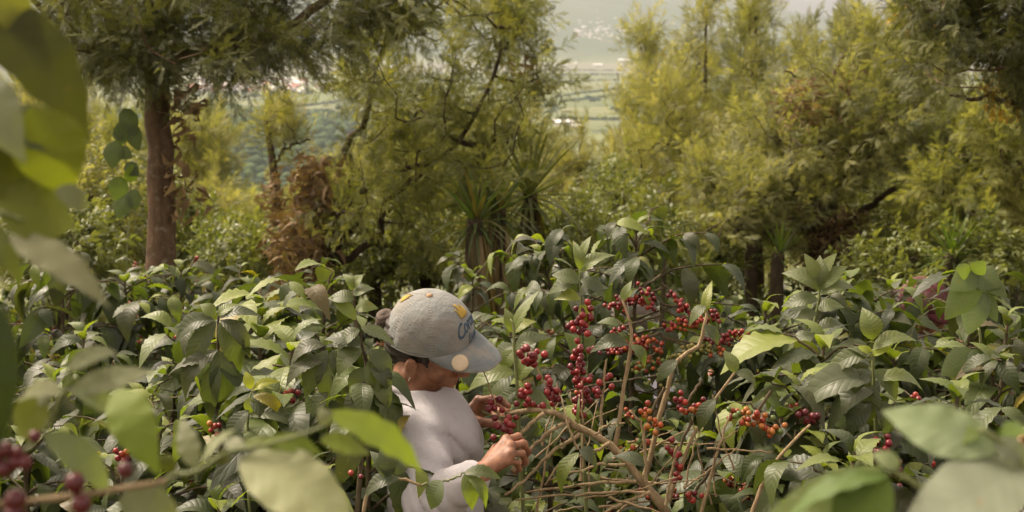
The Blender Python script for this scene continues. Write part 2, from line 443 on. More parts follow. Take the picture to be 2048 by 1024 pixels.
# ------------------------------------------------------------------ terrain
def value_noise(x, y, s, seed=0):
    x = np.asarray(x) / s; y = np.asarray(y) / s
    xi = np.floor(x).astype(int); yi = np.floor(y).astype(int); xf_, yf_ = x - xi, y - yi
    h = lambda a, b: ((np.sin(a * 127.1 + b * 311.7 + seed * 17.3) * 43758.5453) % 1)
    sx = xf_ * xf_ * (3 - 2 * xf_); sy = yf_ * yf_ * (3 - 2 * yf_)
    return (h(xi, yi) * (1 - sx) + h(xi + 1, yi) * sx) * (1 - sy) + (h(xi, yi + 1) * (1 - sx) + h(xi + 1, yi + 1) * sx) * sy
def sstep(a, b, x): q = np.clip((x - a) / (b - a), 0, 1); return q * q * (3 - 2 * q)
def valley_z(x, y):
    x = np.asarray(x, float); y = np.asarray(y, float); az = x / np.maximum(y, 1)
    z = -200 + 6 * (value_noise(x, y, 900, 1) - .5) + 3 * (value_noise(x, y, 250, 2) - .5)
    # wooded spur at the left
    z = z + 62 * np.exp(-((az + .215) / .075) ** 2) * sstep(1300, 2100, y) * (1 - sstep(2400, 3600, y)) * (.75 + .5 * value_noise(x, y, 300, 5))
    e = np.interp(az, [-1, -.36, -.1, .0, .097, .125, .15, .2, .24, .36, .5, 1], [.05, .045, .038, .034, .0225, .0213, .0205, .0115, .006, -.003, -.004, -.006])
    ridge = 2.2 + e * 15500
    q = sstep(8600, 15500, y) ** .85
    z = z * (1 - q) + ridge * q + q * (1 - q) * 260 * (value_noise(x, y, 1500, 3) - .5) + q * 40 * (value_noise(x, y, 500, 4) - .5)
    return z - sstep(15600, 19000, y) * (z + 150) * .8
def sheet(name, us, vs, fz, fx, mat):
    U, V = np.meshgrid(us, vs, indexing='ij')
    X = fx(U, V); Y = V; Z = fz(X, Y)
    n, m = U.shape; i = np.arange(n - 1)[:, None] * m; j = np.arange(m - 1)[None]
    F = np.stack([i + j, i + m + j, i + m + j + 1, i + j + 1], -1).reshape(-1, 4)
    return obj(name, mesh(name, np.stack([X, Y, Z], -1).reshape(-1, 3), F, mat))
m, nt = newmat('leaf litter soil'); tc = nt.nodes.new('ShaderNodeTexCoord')
n1 = noise(nt, 9, 6, .65, tc.outputs['Object']); n2 = noise(nt, 1.1, 3, .6, tc.outputs['Object'])
c = ramp(nt, n1.outputs[0], [(.3, (.035, .026, .016)), (.5, (.085, .062, .038)), (.7, (.16, .12, .07))])
c = mixc(nt, math_n(nt, 'MULTIPLY', n2.outputs[0], .7), c, (.045, .06, .022))
surface(nt, principled(nt, c, .95, .2, bump(nt, n1.outputs[0], .8, .05))); M_SOIL = m
hill = sheet('ground', np.linspace(-45, 45, 91), np.r_[np.linspace(-6, 40, 93), np.linspace(41, 640, 70)], ground_z, lambda u, v: u * (1 + np.maximum(v, 0) / 40), M_SOIL); tag(hill, kind='structure')

m, nt = newmat('valley fields'); tc = nt.nodes.new('ShaderNodeTexCoord')
mp = nt.nodes.new('ShaderNodeMapping'); mp.inputs['Rotation'].default_value = (0, 0, .5); nt.links.new(tc.outputs['Object'], mp.inputs[0])
vo = nt.nodes.new('ShaderNodeTexVoronoi'); vo.inputs['Scale'].default_value = .0022; nt.links.new(mp.outputs[0], vo.inputs['Vector'])
ve = nt.nodes.new('ShaderNodeTexVoronoi'); ve.feature = 'DISTANCE_TO_EDGE'; ve.inputs['Scale'].default_value = .0022; nt.links.new(mp.outputs[0], ve.inputs['Vector'])
sepc = nt.nodes.new('ShaderNodeSeparateColor'); nt.links.new(vo.outputs['Color'], sepc.inputs[0])
c = ramp(nt, sepc.outputs[0], [(0, (.115, .14, .055)), (.35, (.15, .175, .075)), (.7, (.19, .195, .095)), (1, (.135, .155, .07))])
hed = math_n(nt, 'LESS_THAN', ve.outputs['Distance'], .018)
nb = noise(nt, .012, 5, .7, tc.outputs['Object']); ns = noise(nt, .0011, 4, .6, tc.outputs['Object'])
c = mixc(nt, math_n(nt, 'MULTIPLY', hed, .8), c, (.03, .05, .02))
tr = math_n(nt, 'MULTIPLY', math_n(nt, 'SUBTRACT', nb.outputs[0], .55, True), 9, True)
c = mixc(nt, math_n(nt, 'MULTIPLY', tr, .7), c, (.035, .055, .022))
sep = nt.nodes.new('ShaderNodeSeparateXYZ'); nt.links.new(tc.outputs['Object'], sep.inputs[0])
far = math_n(nt, 'MULTIPLY', math_n(nt, 'SUBTRACT', sep.outputs[1], 8900.0), 1 / 700., True)
wood = ramp(nt, ns.outputs[0], [(.35, (.05, .075, .03)), (.6, (.08, .105, .045)), (.75, (.12, .14, .06))])
c = mixc(nt, math_n(nt, 'MULTIPLY', far, .85), c, wood)
# pale bare plain below the mountain
pl = math_n(nt, 'MULTIPLY', math_n(nt, 'GREATER_THAN', sep.outputs[1], 6900.0), math_n(nt, 'LESS_THAN', sep.outputs[1], 8700.0))
c = mixc(nt, math_n(nt, 'MULTIPLY', pl, .55), c, (.21, .19, .16))
surface(nt, principled(nt, c, .95, .1)); M_VAL = m
vy = np.r_[np.linspace(560, 3000, 90), np.linspace(3040, 9000, 120), np.linspace(9100, 20000, 110)]
val = sheet('valley', np.linspace(-.6, .6, 240), vy, valley_z, lambda u, v: u * v, M_VAL); tag(val, kind='structure')

def hit(px, py):
    """where the ray of a picture point meets the valley"""
    d = P(px, py, 1) - CAM
    ys = np.linspace(700, 16000, 6000); tt = ys / d[1]; X = d[0] * tt; Z = CAM[2] + d[2] * tt
    g = valley_z(X, ys); k = np.argmax(Z < g)
    return np.array([X[k], ys[k], g[k]]) if Z[k] < g[k] else None

# ------------------------------------------------------------------ far woods
A = Acc(); r = np.random.default_rng(3)
def clump(p, s):
    V = ICO1[0] * (1 + r.uniform(-.25, .25, (len(ICO1[0]), 1))); V = V * [s, s, s * .8]; V[:, 2] += s * .3
    A.V.append(V + p); A.F.append(ICO1[1] + A.n); A.U.append(np.zeros((len(V), 2))); c = np.array([.045, .07, .028]) * r.uniform(.7, 1.6); A.T.append(np.tile(c, (len(V), 1))); A.n += len(V)
for _ in range(2600):
    az = r.uniform(-.4, .4); y = 1300 * (6600 / 1300) ** r.random(); x = az * y
    k = value_noise(x, y, 260, 9)
    spur = abs(az + .2) < .13 and 1300 < y < 3600
    if k < .62 and not spur: continue
    for _ in range(3):
        xx, yy = x + r.normal(0, 14), y + r.normal(0, 22)
        clump([xx, yy, float(valley_z(xx, yy))], r.uniform(5, 12))
for _ in range(1500):
    az = r.normal(-.2, .05); y = r.uniform(1400, 3400); x = az * y
    clump([x, y, float(valley_z(x, y))], r.uniform(7, 15))
def hedge(p0, p1, n=70, s=6):
    a, b = hit(*p0), hit(*p1)
    if a is None or b is None: return
    for q in np.linspace(0, 1, n):
        p = a * (1 - q) + b * q + r.normal(0, 6, 3); p[2] = float(valley_z(p[0], p[1])); clump(p, r.uniform(.6, 1.2) * s)
for h in [((1110, 195), (1230, 178)), ((1110, 205), (1240, 190)), ((1120, 238), (1230, 240)), ((1100, 152), (1240, 149)), ((600, 214), (700, 200)), ((480, 196), (620, 186)), ((560, 225), (660, 222)), ((1110, 165), (1235, 160)), ((1100, 140), (1250, 142))]: hedge(*h)
m, nt = newmat('far foliage'); a = nt.nodes.new('ShaderNodeAttribute'); a.attribute_name = 'tint'; surface(nt, principled(nt, a.outputs['Color'], .9, .1)); M_FAR = m
fw_ = obj('distant_wood', A.mesh('distant_wood', M_FAR)); tag(fw_, 'hazy blue green woods and hedges scattered over the valley fields', 'wood', kind='stuff')

# ------------------------------------------------------------------ far houses
M_WALL = [simple('pale plaster', (.62, .58, .53), .8), simple('white plaster', (.75, .72, .68), .8), simple('tan plaster', (.45, .38, .31), .8)]
M_ROOF = [simple('sheet roof', (.55, .53, .50), .5), simple('red roof', (.35, .13, .08), .8), simple('white roof', (.75, .74, .72), .6)]
def house_mesh(w, l, h, rh, wall, roof):
    V = np.array([[-w, -l, 0], [w, -l, 0], [w, l, 0], [-w, l, 0], [-w, -l, h], [w, -l, h], [w, l, h], [-w, l, h],
                  [-w * 1.08, -l * 1.08, h], [w * 1.08, -l * 1.08, h], [w * 1.08, l * 1.08, h], [-w * 1.08, l * 1.08, h], [-w * 1.08, 0, h + rh], [w * 1.08, 0, h + rh]], float)
    fs = [(0, 1, 5, 4), (1, 2, 6, 5), (2, 3, 7, 6), (3, 0, 4, 7), (8, 9, 13, 12), (10, 11, 12, 13), (8, 12, 11), (9, 10, 13)]
    me = bpy.data.meshes.new('house'); me.from_pydata(V.tolist(), [], fs); me.materials.append(wall); me.materials.append(roof)
    for i, p in enumerate(me.polygons): p.material_index = int(i >= 4)
    me.update(); return me
HM = [house_mesh(9, 6, 6, 2.5, M_WALL[a], M_ROOF[b]) for a, b in ((0, 0), (1, 2), (2, 1), (1, 1), (0, 2))]
r = np.random.default_rng(21)
def town(n, gx, gy, lab, grp, big=1.0, ids=(0, 1, 2, 3, 4)):
    for _ in range(n):
        p = hit(gx(), gy())
        if p is None: continue
        o = obj('house', HM[ids[r.integers(len(ids))]]); s = r.uniform(.8, 1.7) * big
        o.location = p - [0, 0, 1]; o.scale = (s * r.uniform(.8, 1.6), s, s); o.rotation_euler = (0, 0, r.uniform(0, 3.14))
        tag(o, lab, 'house', grp)
town(100, lambda: r.normal(1215, 58), lambda: 64 + r.normal(0, 9), 'tiny pale house in the dense town on the lower mountainside', 'houses of the mountainside town', .8, (0, 1, 1, 4, 2))
town(60, lambda: r.uniform(1090, 1480), lambda: r.uniform(22, 88), 'tiny pale house standing apart on the mountainside around the town', 'scattered mountainside houses', .75, (0, 1, 4, 2))
town(6, lambda: r.uniform(1100, 1270), lambda: r.uniform(126, 133), 'pale shed on the far plain below the mountain', 'sheds along the far plain', .9, (0, 1, 4))
town(90, lambda: r.uniform(380, 610), lambda: 186 - (r.random() ** 1.3) * 26, 'white or red roofed house of the hazy town behind the forked tree', 'houses of the valley town', 1.2, (1, 3, 4, 0, 2))
town(12, lambda: r.uniform(560, 720), lambda: r.uniform(165, 180), 'pale house at the far edge of the green fields', 'houses along the green fields', 1.1)
def warehouse(px, py, w, l, h, rz, lab):
    p = hit(px, py); root = empty('warehouse', p - [0, 0, 1], lab, 'warehouse'); root.rotation_euler = (0, 0, rz)
    V = np.array([[x, y, z] for z in (0, h) for x, y in ((-w, -l), (w, -l), (w, l), (-w, l))], float)
    obj('wall', mesh('wall', V, np.array([[0, 1, 5, 4], [1, 2, 6, 5], [2, 3, 7, 6], [3, 0, 4, 7]]), M_WALL[0], False), root)
    V = np.array([[-w * 1.05, -l * 1.1, h], [w * 1.05, -l * 1.1, h], [w * 1.05, 0, h + l * .3], [-w * 1.05, 0, h + l * .3], [w * 1.05, l * 1.1, h], [-w * 1.05, l * 1.1, h]])
    obj('roof', mesh('roof', V, np.array([[0, 1, 2, 3], [3, 2, 4, 5]]), M_ROOF[2], False), root)
    V = np.array([[-w * .2, -l - .3, 0], [w * .2, -l - .3, 0], [w * .2, -l - .3, h * .7], [-w * .2, -l - .3, h * .7]])
    obj('door', mesh('door', V, np.array([[0, 1, 2, 3]]), M_WALL[2], False), root)
warehouse(1132, 250, 26, 16, 8, .1, 'long pale roofed warehouse in the valley, left of the white one')
warehouse(1155, 258, 12, 10, 8, -.05, 'bright white boxy warehouse in the valley beside the long one')
warehouse(1250, 122, 40, 22, 9, .0, 'low pale warehouse on the plain at the mountain foot')
warehouse(1195, 132, 26, 18, 9, .2, 'small white roofed warehouse at the near edge of the pale plain')

# ------------------------------------------------------------------ haze
V = np.array([[x, y, z] for z in (-260, 960) for x, y in ((-16000, -400), (16000, -400), (16000, 21000), (-16000, 21000))], float)
hz = obj('haze', mesh('haze', V, np.array([[0, 3, 2, 1], [4, 5, 6, 7], [0, 1, 5, 4], [1, 2, 6, 5], [2, 3, 7, 6], [3, 0, 4, 7]]), smooth=False))
m, nt = newmat('haze'); pv = nt.nodes.new('ShaderNodeVolumePrincipled'); pv.inputs['Color'].default_value = (.46, .50, .585, 1); pv.inputs['Density'].default_value = 6.8e-5; pv.inputs['Anisotropy'].default_value = .2
o_ = nt.nodes.new('ShaderNodeOutputMaterial'); nt.links.new(pv.outputs[0], o_.inputs['Volume']); hz.data.materials.append(m)
tag(hz, 'pale haze filling the valley air', 'haze', kind='stuff')

# ------------------------------------------------------------------ feathery foliage twigs
def frond(L, npair, r, width=.32, curl=.15):
    """a pinnate leaf lying along x: rachis and narrow leaflets"""
    A = Acc(); u = np.linspace(0, 1, 4)
    c = np.stack([u * L, 0 * u, -curl * L * u ** 2], -1); w_ = .0022
    V = np.vstack([c + [0, w_, 0], c - [0, w_, 0]]); F = np.array([[i, i + 1, i + 5, i + 4] for i in range(3)]); A.add(V, F)
    for k in range(npair):
        q = (k + .6) / npair; p = np.array([q * L, 0, -curl * L * q * q])
        ll = L * width * math.sin(math.pi * min(1, q * .85 + .12)) * r.uniform(.85, 1.15)
        for s in (-1, 1):
            a = .75 + r.normal(0, .12); d = np.array([math.cos(a), s * math.sin(a), r.normal(-.12, .15)]); d /= np.linalg.norm(d)
            sd = np.cross(d, [0, 0, 1]); sd /= np.linalg.norm(sd); wd = ll * .085 + .0012
            A.add(np.array([p, p + d * ll * .5 + sd * wd, p + d * ll, p + d * ll * .5 - sd * wd]), np.array([[0, 1, 2, 3]]))
        
    q = np.array([L, 0, -curl * L]); A.add(np.array([q - [L * .03, 0, 0], q + [L * .05, .004, 0], q + [L * .14, 0, -.01], q + [L * .05, -.004, 0]]), np.array([[0, 1, 2, 3]]))
    return np.vstack(A.V), np.vstack(A.F)
def twig_proto(seed, Lt=.34, nf=9, Lf=.17, npair=8, spread=.9, droop=0.0):
    r = np.random.default_rng(seed); A = Acc()
    ax = lambda q: np.array([q * Lt, .02 * math.sin(q * 4 + seed), .05 * q * q - droop * q * q * Lt])
    V, F, _ = tube([ax(q) for q in (0, .35, .7, 1)], [.0035, .0028, .002, .001], 3, False); A.add(V, F)
    for k in range(nf):
        q = .12 + .88 * k / (nf - 1); a = k * 2.4 + r.uniform(-.4, .4); e = spread * (1.15 - .75 * q)
        d = np.array([math.cos(e), math.sin(e) * math.cos(a), math.sin(e) * math.sin(a)])
        V, F = frond(Lf * r.uniform(.75, 1.15), npair, r, curl=r.uniform(.05, .35))
        M = mat4(ax(q), d, np.array([0, 0, 1.]) + r.normal(0, .3, 3), 1, 1, 1); A.add(xf(M, V), F)
    me = A.mesh('twig', None); return bpy.data.objects.new('twig_source', me)
def sprig_proto(seed, n=9, L=.11):
    """broad small leaves on a twig"""
    r = np.random.default_rng(seed); A = Acc()
    for k in range(n):
        q = k / n; a = k * 2.4; e = 1.1 - .7 * q; d = np.array([math.cos(e), math.sin(e) * math.cos(a), math.sin(e) * math.sin(a)])
        l = L * r.uniform(.7, 1.1); V, F, uv = LOWLEAF[r.integers(4)]
        A.add(xf(mat4([q * .22, 0, 0], d, np.array([0, 0, 1.]) + r.normal(0, .3, 3), l, l * 1.1, l), V), F)
    return bpy.data.objects.new('sprig_source', A.mesh('sprig', None))
TW_FINE = [twig_proto(s) for s in range(4)]
TW_DROOP = [twig_proto(10 + s, .36, 8, .20, 9, .8, .5) for s in range(4)]
TW_PLUME = [twig_proto(20 + s, .38, 10, .20, 6, .75) for s in range(4)]
TW_BROAD = [sprig_proto(s) for s in range(4)]
def dryproto(seed):
    r = np.random.default_rng(seed); A = Acc()
    for k in range(5):
        V, F, uv = LOWLEAF[k % 4]; l = .09 * r.uniform(.6, 1.2)
        A.add(xf(mat4(r.normal(0, .04, 3), np.array([r.normal(0, .4), r.normal(0, .4), -1]), r.normal(0, 1, 3), l, l * r.uniform(.5, 1.2), l * 2), V), F)
    V, F, _ = tube([[0, 0, .12], [.02, 0, 0], [0, .02, -.12]], [.002] * 3, 3, False); A.add(V, F)
    return bpy.data.objects.new('dry_source', A.mesh('dry', None))
TW_DRY = [dryproto(s) for s in range(4)]
_ng = {}
def crown_group(key, protos, mat):
    if key in _ng: return _ng[key]
    ng = bpy.data.node_groups.new('crown ' + key, 'GeometryNodeTree')
    ng.interface.new_socket('Geometry', in_out='INPUT', socket_type='NodeSocketGeometry')
    ng.interface.new_socket('Geometry', in_out='OUTPUT', socket_type='NodeSocketGeometry')
    n, l = ng.nodes, ng.links
    gi, go = n.new('NodeGroupInput'), n.new('NodeGroupOutput'); j = n.new('GeometryNodeJoinGeometry')
    for p in protos:
        oi = n.new('GeometryNodeObjectInfo'); oi.inputs['Object'].default_value = p
        sm = n.new('GeometryNodeSetMaterial'); sm.inputs['Material'].default_value = mat
        g2 = n.new('GeometryNodeGeometryToInstance')
        l.new(oi.outputs['Geometry'], sm.inputs['Geometry']); l.new(sm.outputs[0], g2.inputs[0]); l.new(g2.outputs[0], j.inputs[0])
    ip = n.new('GeometryNodeInstanceOnPoints'); ip.inputs['Pick Instance'].default_value = True
    def att(name, typ):
        a = n.new('GeometryNodeInputNamedAttribute'); a.data_type = typ; a.inputs['Name'].default_value = name; return [s for s in a.outputs if s.enabled][0]
    l.new(gi.outputs[0], ip.inputs['Points']); l.new(j.outputs[0], ip.inputs['Instance'])
    l.new(att('vid', 'INT'), ip.inputs['Instance Index'])
    er = n.new('FunctionNodeEulerToRotation'); l.new(att('rot', 'FLOAT_VECTOR'), er.inputs[0]); l.new(er.outputs[0], ip.inputs['Rotation'])
    l.new(att('scl', 'FLOAT'), ip.inputs['Scale']); l.new(ip.outputs[0], go.inputs[0])
    _ng[key] = ng; return ng
def crown(name, pts, dirs, scl, protos, mat, parent, r):
    n = len(pts); me = bpy.data.meshes.new(name); me.vertices.add(n); me.vertices.foreach_set('co', np.asarray(pts, np.float32).ravel())
    d = dirs / (np.linalg.norm(dirs, axis=1, keepdims=True) + 1e-9)
    rot = np.stack([r.uniform(-.9, .9, n), -np.arcsin(np.clip(d[:, 2], -1, 1)), np.arctan2(d[:, 1], d[:, 0])], -1)
    a = me.attributes.new('rot', 'FLOAT_VECTOR', 'POINT'); a.data.foreach_set('vector', rot.astype(np.float32).ravel())
    a = me.attributes.new('scl', 'FLOAT', 'POINT'); a.data.foreach_set('value', np.asarray(scl, np.float32))
    a = me.attributes.new('vid', 'INT', 'POINT'); a.data.foreach_set('value', r.integers(0, len(protos), n).astype(np.int32))
    me.update(); o = obj(name, me, parent); o['kind'] = 'stuff'
    md = o.modifiers.new('crown', 'NODES'); md.node_group = crown_group(protos[0].name + mat.name, protos, mat); return o

FOL_DARK = foliage_material('dark feathery foliage', [(0.028, 0.032, 0.013), (0.069, 0.077, 0.027), (0.129, 0.139, 0.043), (0.213, 0.22, 0.07)], .25)
FOL_MID = foliage_material('green feathery foliage', [(0.043, 0.052, 0.02), (0.129, 0.145, 0.046), (0.259, 0.265, 0.08), (0.4, 0.381, 0.143)], .38)
FOL_PALE = foliage_material('pale yellow green foliage', [(0.063, 0.068, 0.035), (0.156, 0.165, 0.061), (0.27, 0.265, 0.108), (0.394, 0.359, 0.203)], .42)
FOL_RIGHT = foliage_material('grey green foliage', [(0.043, 0.049, 0.026), (0.126, 0.136, 0.054), (0.251, 0.255, 0.098), (0.39, 0.367, 0.183)], .38)
FOL_BROAD = foliage_material('broad bush foliage', [(0.073, 0.09, 0.034), (0.146, 0.169, 0.054), (0.243, 0.256, 0.076)], .3, .45)
FOL_DRY = foliage_material('dry brown leaves', [(0.057, 0.038, 0.021), (0.133, 0.087, 0.046), (0.247, 0.171, 0.088), (0.342, 0.247, 0.136)], .2, .8)
FOL_YEL = foliage_material('yellow blossom', [(.30, .20, .03), (.42, .28, .04)], .3)

def inpoly(poly, x, y):
    c = False; n = len(poly); j = n - 1
    for i in range(n):
        xi, yi = poly[i]; xj, yj = poly[j]
        if (yi > y) != (yj > y) and x < (xj - xi) * (y - yi) / (yj - yi) + xi: c = not c
        j = i
    return c
def sample_poly(poly, n, r, gap=None):
    p = np.array(poly, float); lo, hi = p.min(0), p.max(0); out = []
    while len(out) < n:
        x, y = r.uniform(lo, hi)
        if inpoly(poly, x, y) and (gap is None or value_noise(x, y, gap, n % 17) * .6 + value_noise(x, y, gap * .45, n % 13) * .4 > .42): out.append((x, y))
    return out
def px_line(pts, t):
    """pixel polyline -> points; each item (px, py) or (px, py, t)"""
    return np.array([P(q[0], q[1], q[2] if len(q) > 2 else t) for q in pts])
def tree(name, label, t, trunk, trunk_r, limbs, poly, nclump, per, mat, protos, bark, seed, spread=1.0, tw=1.0, up=.3, size=.72, extra=(), group=None, sigma=.10, wob=.05, br=.006, gap=True):
    """trunk: pixel polyline (first point is taken down to the ground). limbs: [(polyline, r0, r1)].
    poly: crown outline in pixels, filled with clumps at depth t +- spread, each grown from the nearest wood"""
    r = np.random.default_rng(seed)
    tp = px_line(trunk, t); b = tp[0]; gz = G(b[0], b[1])
    root = empty(name, (b[0], b[1], gz - .05), label, 'tree', group); RL = np.array(root.location)
    line = np.vstack([[b[0], b[1], gz - .05], tp]) if b[2] > gz + .1 else tp
    L = smooth_line(line, 18); L = L + r.normal(0, .006, L.shape); rr = np.linspace(trunk_r[0], trunk_r[1], len(L)) * (1 + r.normal(0, .05, len(L)))
    rr[0] *= 1.3
    obj('trunk', wood_mesh([(L - RL, rr)], bark, 12, 'trunk'), root)
    nodes = [p for p in L[len(L) // 2:]]; par = [-1] * len(nodes)
    for lp, r0, r1 in limbs:
        q = smooth_line(px_line(lp, t), 16); q[1:-1] += r.normal(0, .012, (len(q) - 2, 3))
        obj('limb', wood_mesh([(q - RL, np.linspace(r0, r1, len(q)))], bark, 8, 'limb'), root)
        nodes += list(q[3:]); par += [-1] * (len(q) - 3)
    cl = [P(x, y, t + r.normal(0, .45) * spread) for x, y in sample_poly(poly, int(nclump * 1.25), r, 620 / t if gap else None)] + [P(*e) for e in extra]
    start = np.mean(nodes, 0); cl.sort(key=lambda c: min(np.linalg.norm(c - n_) for n_ in nodes[::3]))
    cnt = [0] * len(nodes); strands = []
    NA = np.array(nodes)
    for c in cl:
        dd = np.linalg.norm(NA - c, axis=1) + np.maximum(0, NA[:, 2] - c[2]) * .8; k = int(np.argmin(dd))
        a = NA[k]; ln = np.linalg.norm(c - a); m_ = max(3, min(7, int(ln / .18) + 2)); q = np.linspace(0, 1, m_ + 1)[:, None]
        path = a * (1 - q) + c * q; path[:, 2] -= (.10 * ln * np.sin(np.pi * q))[:, 0]; path[1:-1] += r.normal(0, wob * min(1, ln), (m_ - 1, 3))
        strands.append([path, k, len(nodes)])
        for p in path[1:]: nodes.append(p)
        NA = np.vstack([NA, path[1:]])
        # credit the ancestors
    own = {}
    for si, (path, k, st) in enumerate(strands):
        for j in range(len(path) - 1): own[st + j] = (si, j + 1)
    w_ = [np.ones(len(s[0])) for s in strands]
    for si in range(len(strands) - 1, -1, -1):
        path, k, st = strands[si]
        while k in own:
            sj, jj = own[k]; w_[sj][:jj + 1] += 1; k = strands[sj][1]
    A = Acc(); pts, dirs = [], []
    for (path, k, st), ww in zip(strands, w_):
        A.add(*tube(path - RL, br * ww ** .42 * np.linspace(1, .6, len(path)), 4))
        n = max(2, int(per * r.uniform(.6, 1.4))); q = r.uniform(.35, 1.05, n); ii = np.clip(q * (len(path) - 1), 0, len(path) - 1.001); i0 = ii.astype(int); f = (ii - i0)[:, None]
        pp = path[i0] * (1 - f) + path[np.minimum(i0 + 1, len(path) - 1)] * f + r.normal(0, sigma, (n, 3)) * size
        d = nrm(path[-1] - path[0]) * .8 + r.normal(0, .6, (n, 3)) + (pp - path[-1]) * 2.0; d[:, 2] += up
        pts.append(pp); dirs.append(d)
    b_ = obj('branches', A.mesh('branches', bark), root); b_['kind'] = 'stuff'
    pts = np.vstack(pts); dirs = np.vstack(dirs)
    crown('crown', pts - RL, dirs, r.uniform(.6, 1.2, len(pts)) * tw * .62, protos, mat, root, r)
    return root, pts
def add_stuff(root, name, poly, n, t, spread, protos, mat, seed, tw=1.0, down=-1.0):
    r = np.random.default_rng(seed); RL = np.array(root.location)
    p = np.array([P(x, y, t + r.normal(0, .4) * spread) for x, y in sample_poly(poly, n, r)]) - RL
    d = r.normal(0, .5, (n, 3)); d[:, 2] += down
    crown(name, p, d, r.uniform(.6, 1.3, n) * tw, protos, mat, root, r)

# ------------------------------------------------------------------ the trees that stand out
tA, _ = tree('shade_tree', 'dark feathery shade tree with a straight reddish trunk near the big blurred leaves', 9.5,
     [(328, 660), (324, 480), (320, 300), (314, 150), (326, 70), (340, -60)], (.105, .07),
     [([(314, 160), (380, 105), (440, 98), (520, 84), (590, 45), (650, 0), (700, -60)], .045, .03),
      ([(312, 150), (250, 105), (170, 90), (90, 30), (20, -60)], .035, .015), ([(440, 96), (500, 30), (580, -20)], .028, .012),
      ([(318, 110), (300, 20), (250, -100)], .04, .02), ([(90, 112), (140, 104), (175, 97)], .008, .012)],
     [(80, -160), (60, 60), (110, 90), (180, 140), (260, 160), (330, 120), (410, 110), (520, 125), (640, 110), (705, 80), (760, 60), (830, 0), (850, -160)],
     118, 16, FOL_DARK, TW_DROOP, M_BARKA, 101, 1.0, .85, -.25)
add_stuff(tA, 'dry_leaf_cluster', [(290, 120), (340, 100), (395, 190), (390, 300), (375, 430), (350, 380), (350, 200)], 26, 9.4, .2, TW_DRY, FOL_DRY, 5, 1.2)
tB, _ = tree('forked_tree', 'spreading tree with several curved limbs forking low, behind the picker in the cap', 11,
     [(625, 660), (640, 590), (648, 535)], (.15, .09),
     [([(648, 540), (655, 480), (668, 440), (690, 395), (705, 350)], .05, .04), ([(705, 350), (690, 300), (712, 265), (735, 215), (752, 130), (790, 20)], .034, .016),
      ([(650, 530), (695, 480), (716, 440), (720, 400)], .035, .02), ([(655, 528), (710, 505), (760, 460), (775, 400), (840, 350)], .035, .02),
      ([(720, 400), (760, 350), (830, 335), (895, 305), (940, 250), (975, 180), (1003, 110), (995, 10)], .024, .012),
      ([(620, 600), (612, 500), (608, 420), (620, 340)], .07, .035), ([(690, 105), (740, 98), (800, 70), (860, 30), (900, -20)], .014, .01)],
     [(700, 230), (670, 120), (700, 0), (760, -160), (1060, -160), (1062, 60), (1100, 130), (1108, 230), (1070, 320), (1010, 370), (900, 490), (800, 520), (740, 440), (600, 440), (620, 340), (690, 310)],
     150, 12, FOL_MID, TW_FINE, M_BARKB, 102, 1.0, .85, .05)
add_stuff(tB, 'dry_leaf_cluster', [(590, 320), (680, 320), (680, 400), (640, 500), (665, 620), (540, 620), (545, 480), (590, 380)], 240, 10.8, .3, TW_DRY, FOL_DRY, 6, 1.1)
add_stuff(tB, 'orange_leaf_cluster', [(1010, 120), (1060, 110), (1080, 190), (1020, 200)], 10, 11, .3, TW_DRY, FOL_DRY, 7, .8)
tB2, _ = tree('dead_topped_tree', 'thin vine-choked tree with a bare crooked top beside the forked tree', 12.5,
     [(568, 640), (560, 520), (552, 400), (545, 320), (534, 255)], (.07, .025),
     [([(548, 330), (580, 290), (620, 280)], .015, .008), ([(534, 262), (530, 235), (545, 220)], .012, .006)],
     [(510, 300), (515, 235), (545, 215), (585, 235), (600, 290), (560, 330)], 16, 8, FOL_PALE, TW_PLUME, M_BARKB, 103, .3, .7, .6)
add_stuff(tB2, 'dry_leaf_cluster', [(535, 330), (565, 330), (590, 600), (530, 620)], 70, 12.3, .25, TW_DRY, FOL_DRY, 8, 1.0)

def plume_poly(cx, top, w, bot):
    h = bot - top
    return [(cx - w * .06, top), (cx + w * .06, top), (cx + w * .16, top + h * .12), (cx + w * .14, top + h * .2), (cx + w * .36, top + h * .32), (cx + w * .5, top + h * .6), (cx + w * .45, bot), (cx - w * .45, bot), (cx - w * .5, top + h * .6), (cx - w * .36, top + h * .35), (cx - w * .15, top + h * .2), (cx - w * .16, top + h * .1)]
for i, (cx, top, w_, bot, t, lab, n) in enumerate([
    (1292, 48, 150, 540, 20, 'slim pale tree at the valley gap, leftmost of the feathery tops', 70),
    (1412, -15, 190, 540, 19, 'tall yellow green tree with a thin spire top against the mountain', 95),
    (1512, -10, 190, 520, 18, 'bushy topped tree crossing the skyline ridge', 105),
    (1345, 150, 200, 550, 17, 'low round tree in front of the spire topped tree', 80),
    (1612, 62, 200, 500, 19, 'pale green tree with small spires under the white sky', 90),
    (1700, 40, 200, 460, 17, 'tall grey green tree behind the vine-hung tree', 90)]):
    tree('feathery_tree', lab, t, [(cx + 5, bot + 60), (cx, (top + bot) / 2), (cx, top + 20)], (.09, .012),
         [([(cx, bot - 80), (cx - w_ * .3, bot - 160)], .03, .01), ([(cx, bot - 120), (cx + w_ * .3, bot - 210)], .03, .01)],
         plume_poly(cx, top, w_, bot), n, 13, FOL_PALE if i in (0, 1, 3, 4) else FOL_RIGHT, TW_PLUME, M_BARKB, 120 + i, 1.3, .95, .75, sigma=.14,
         extra=[(cx + 3 * math.sin(k), top + 12 * k, t) for k in range(1, 7)], group='feathery trees right of the valley gap')
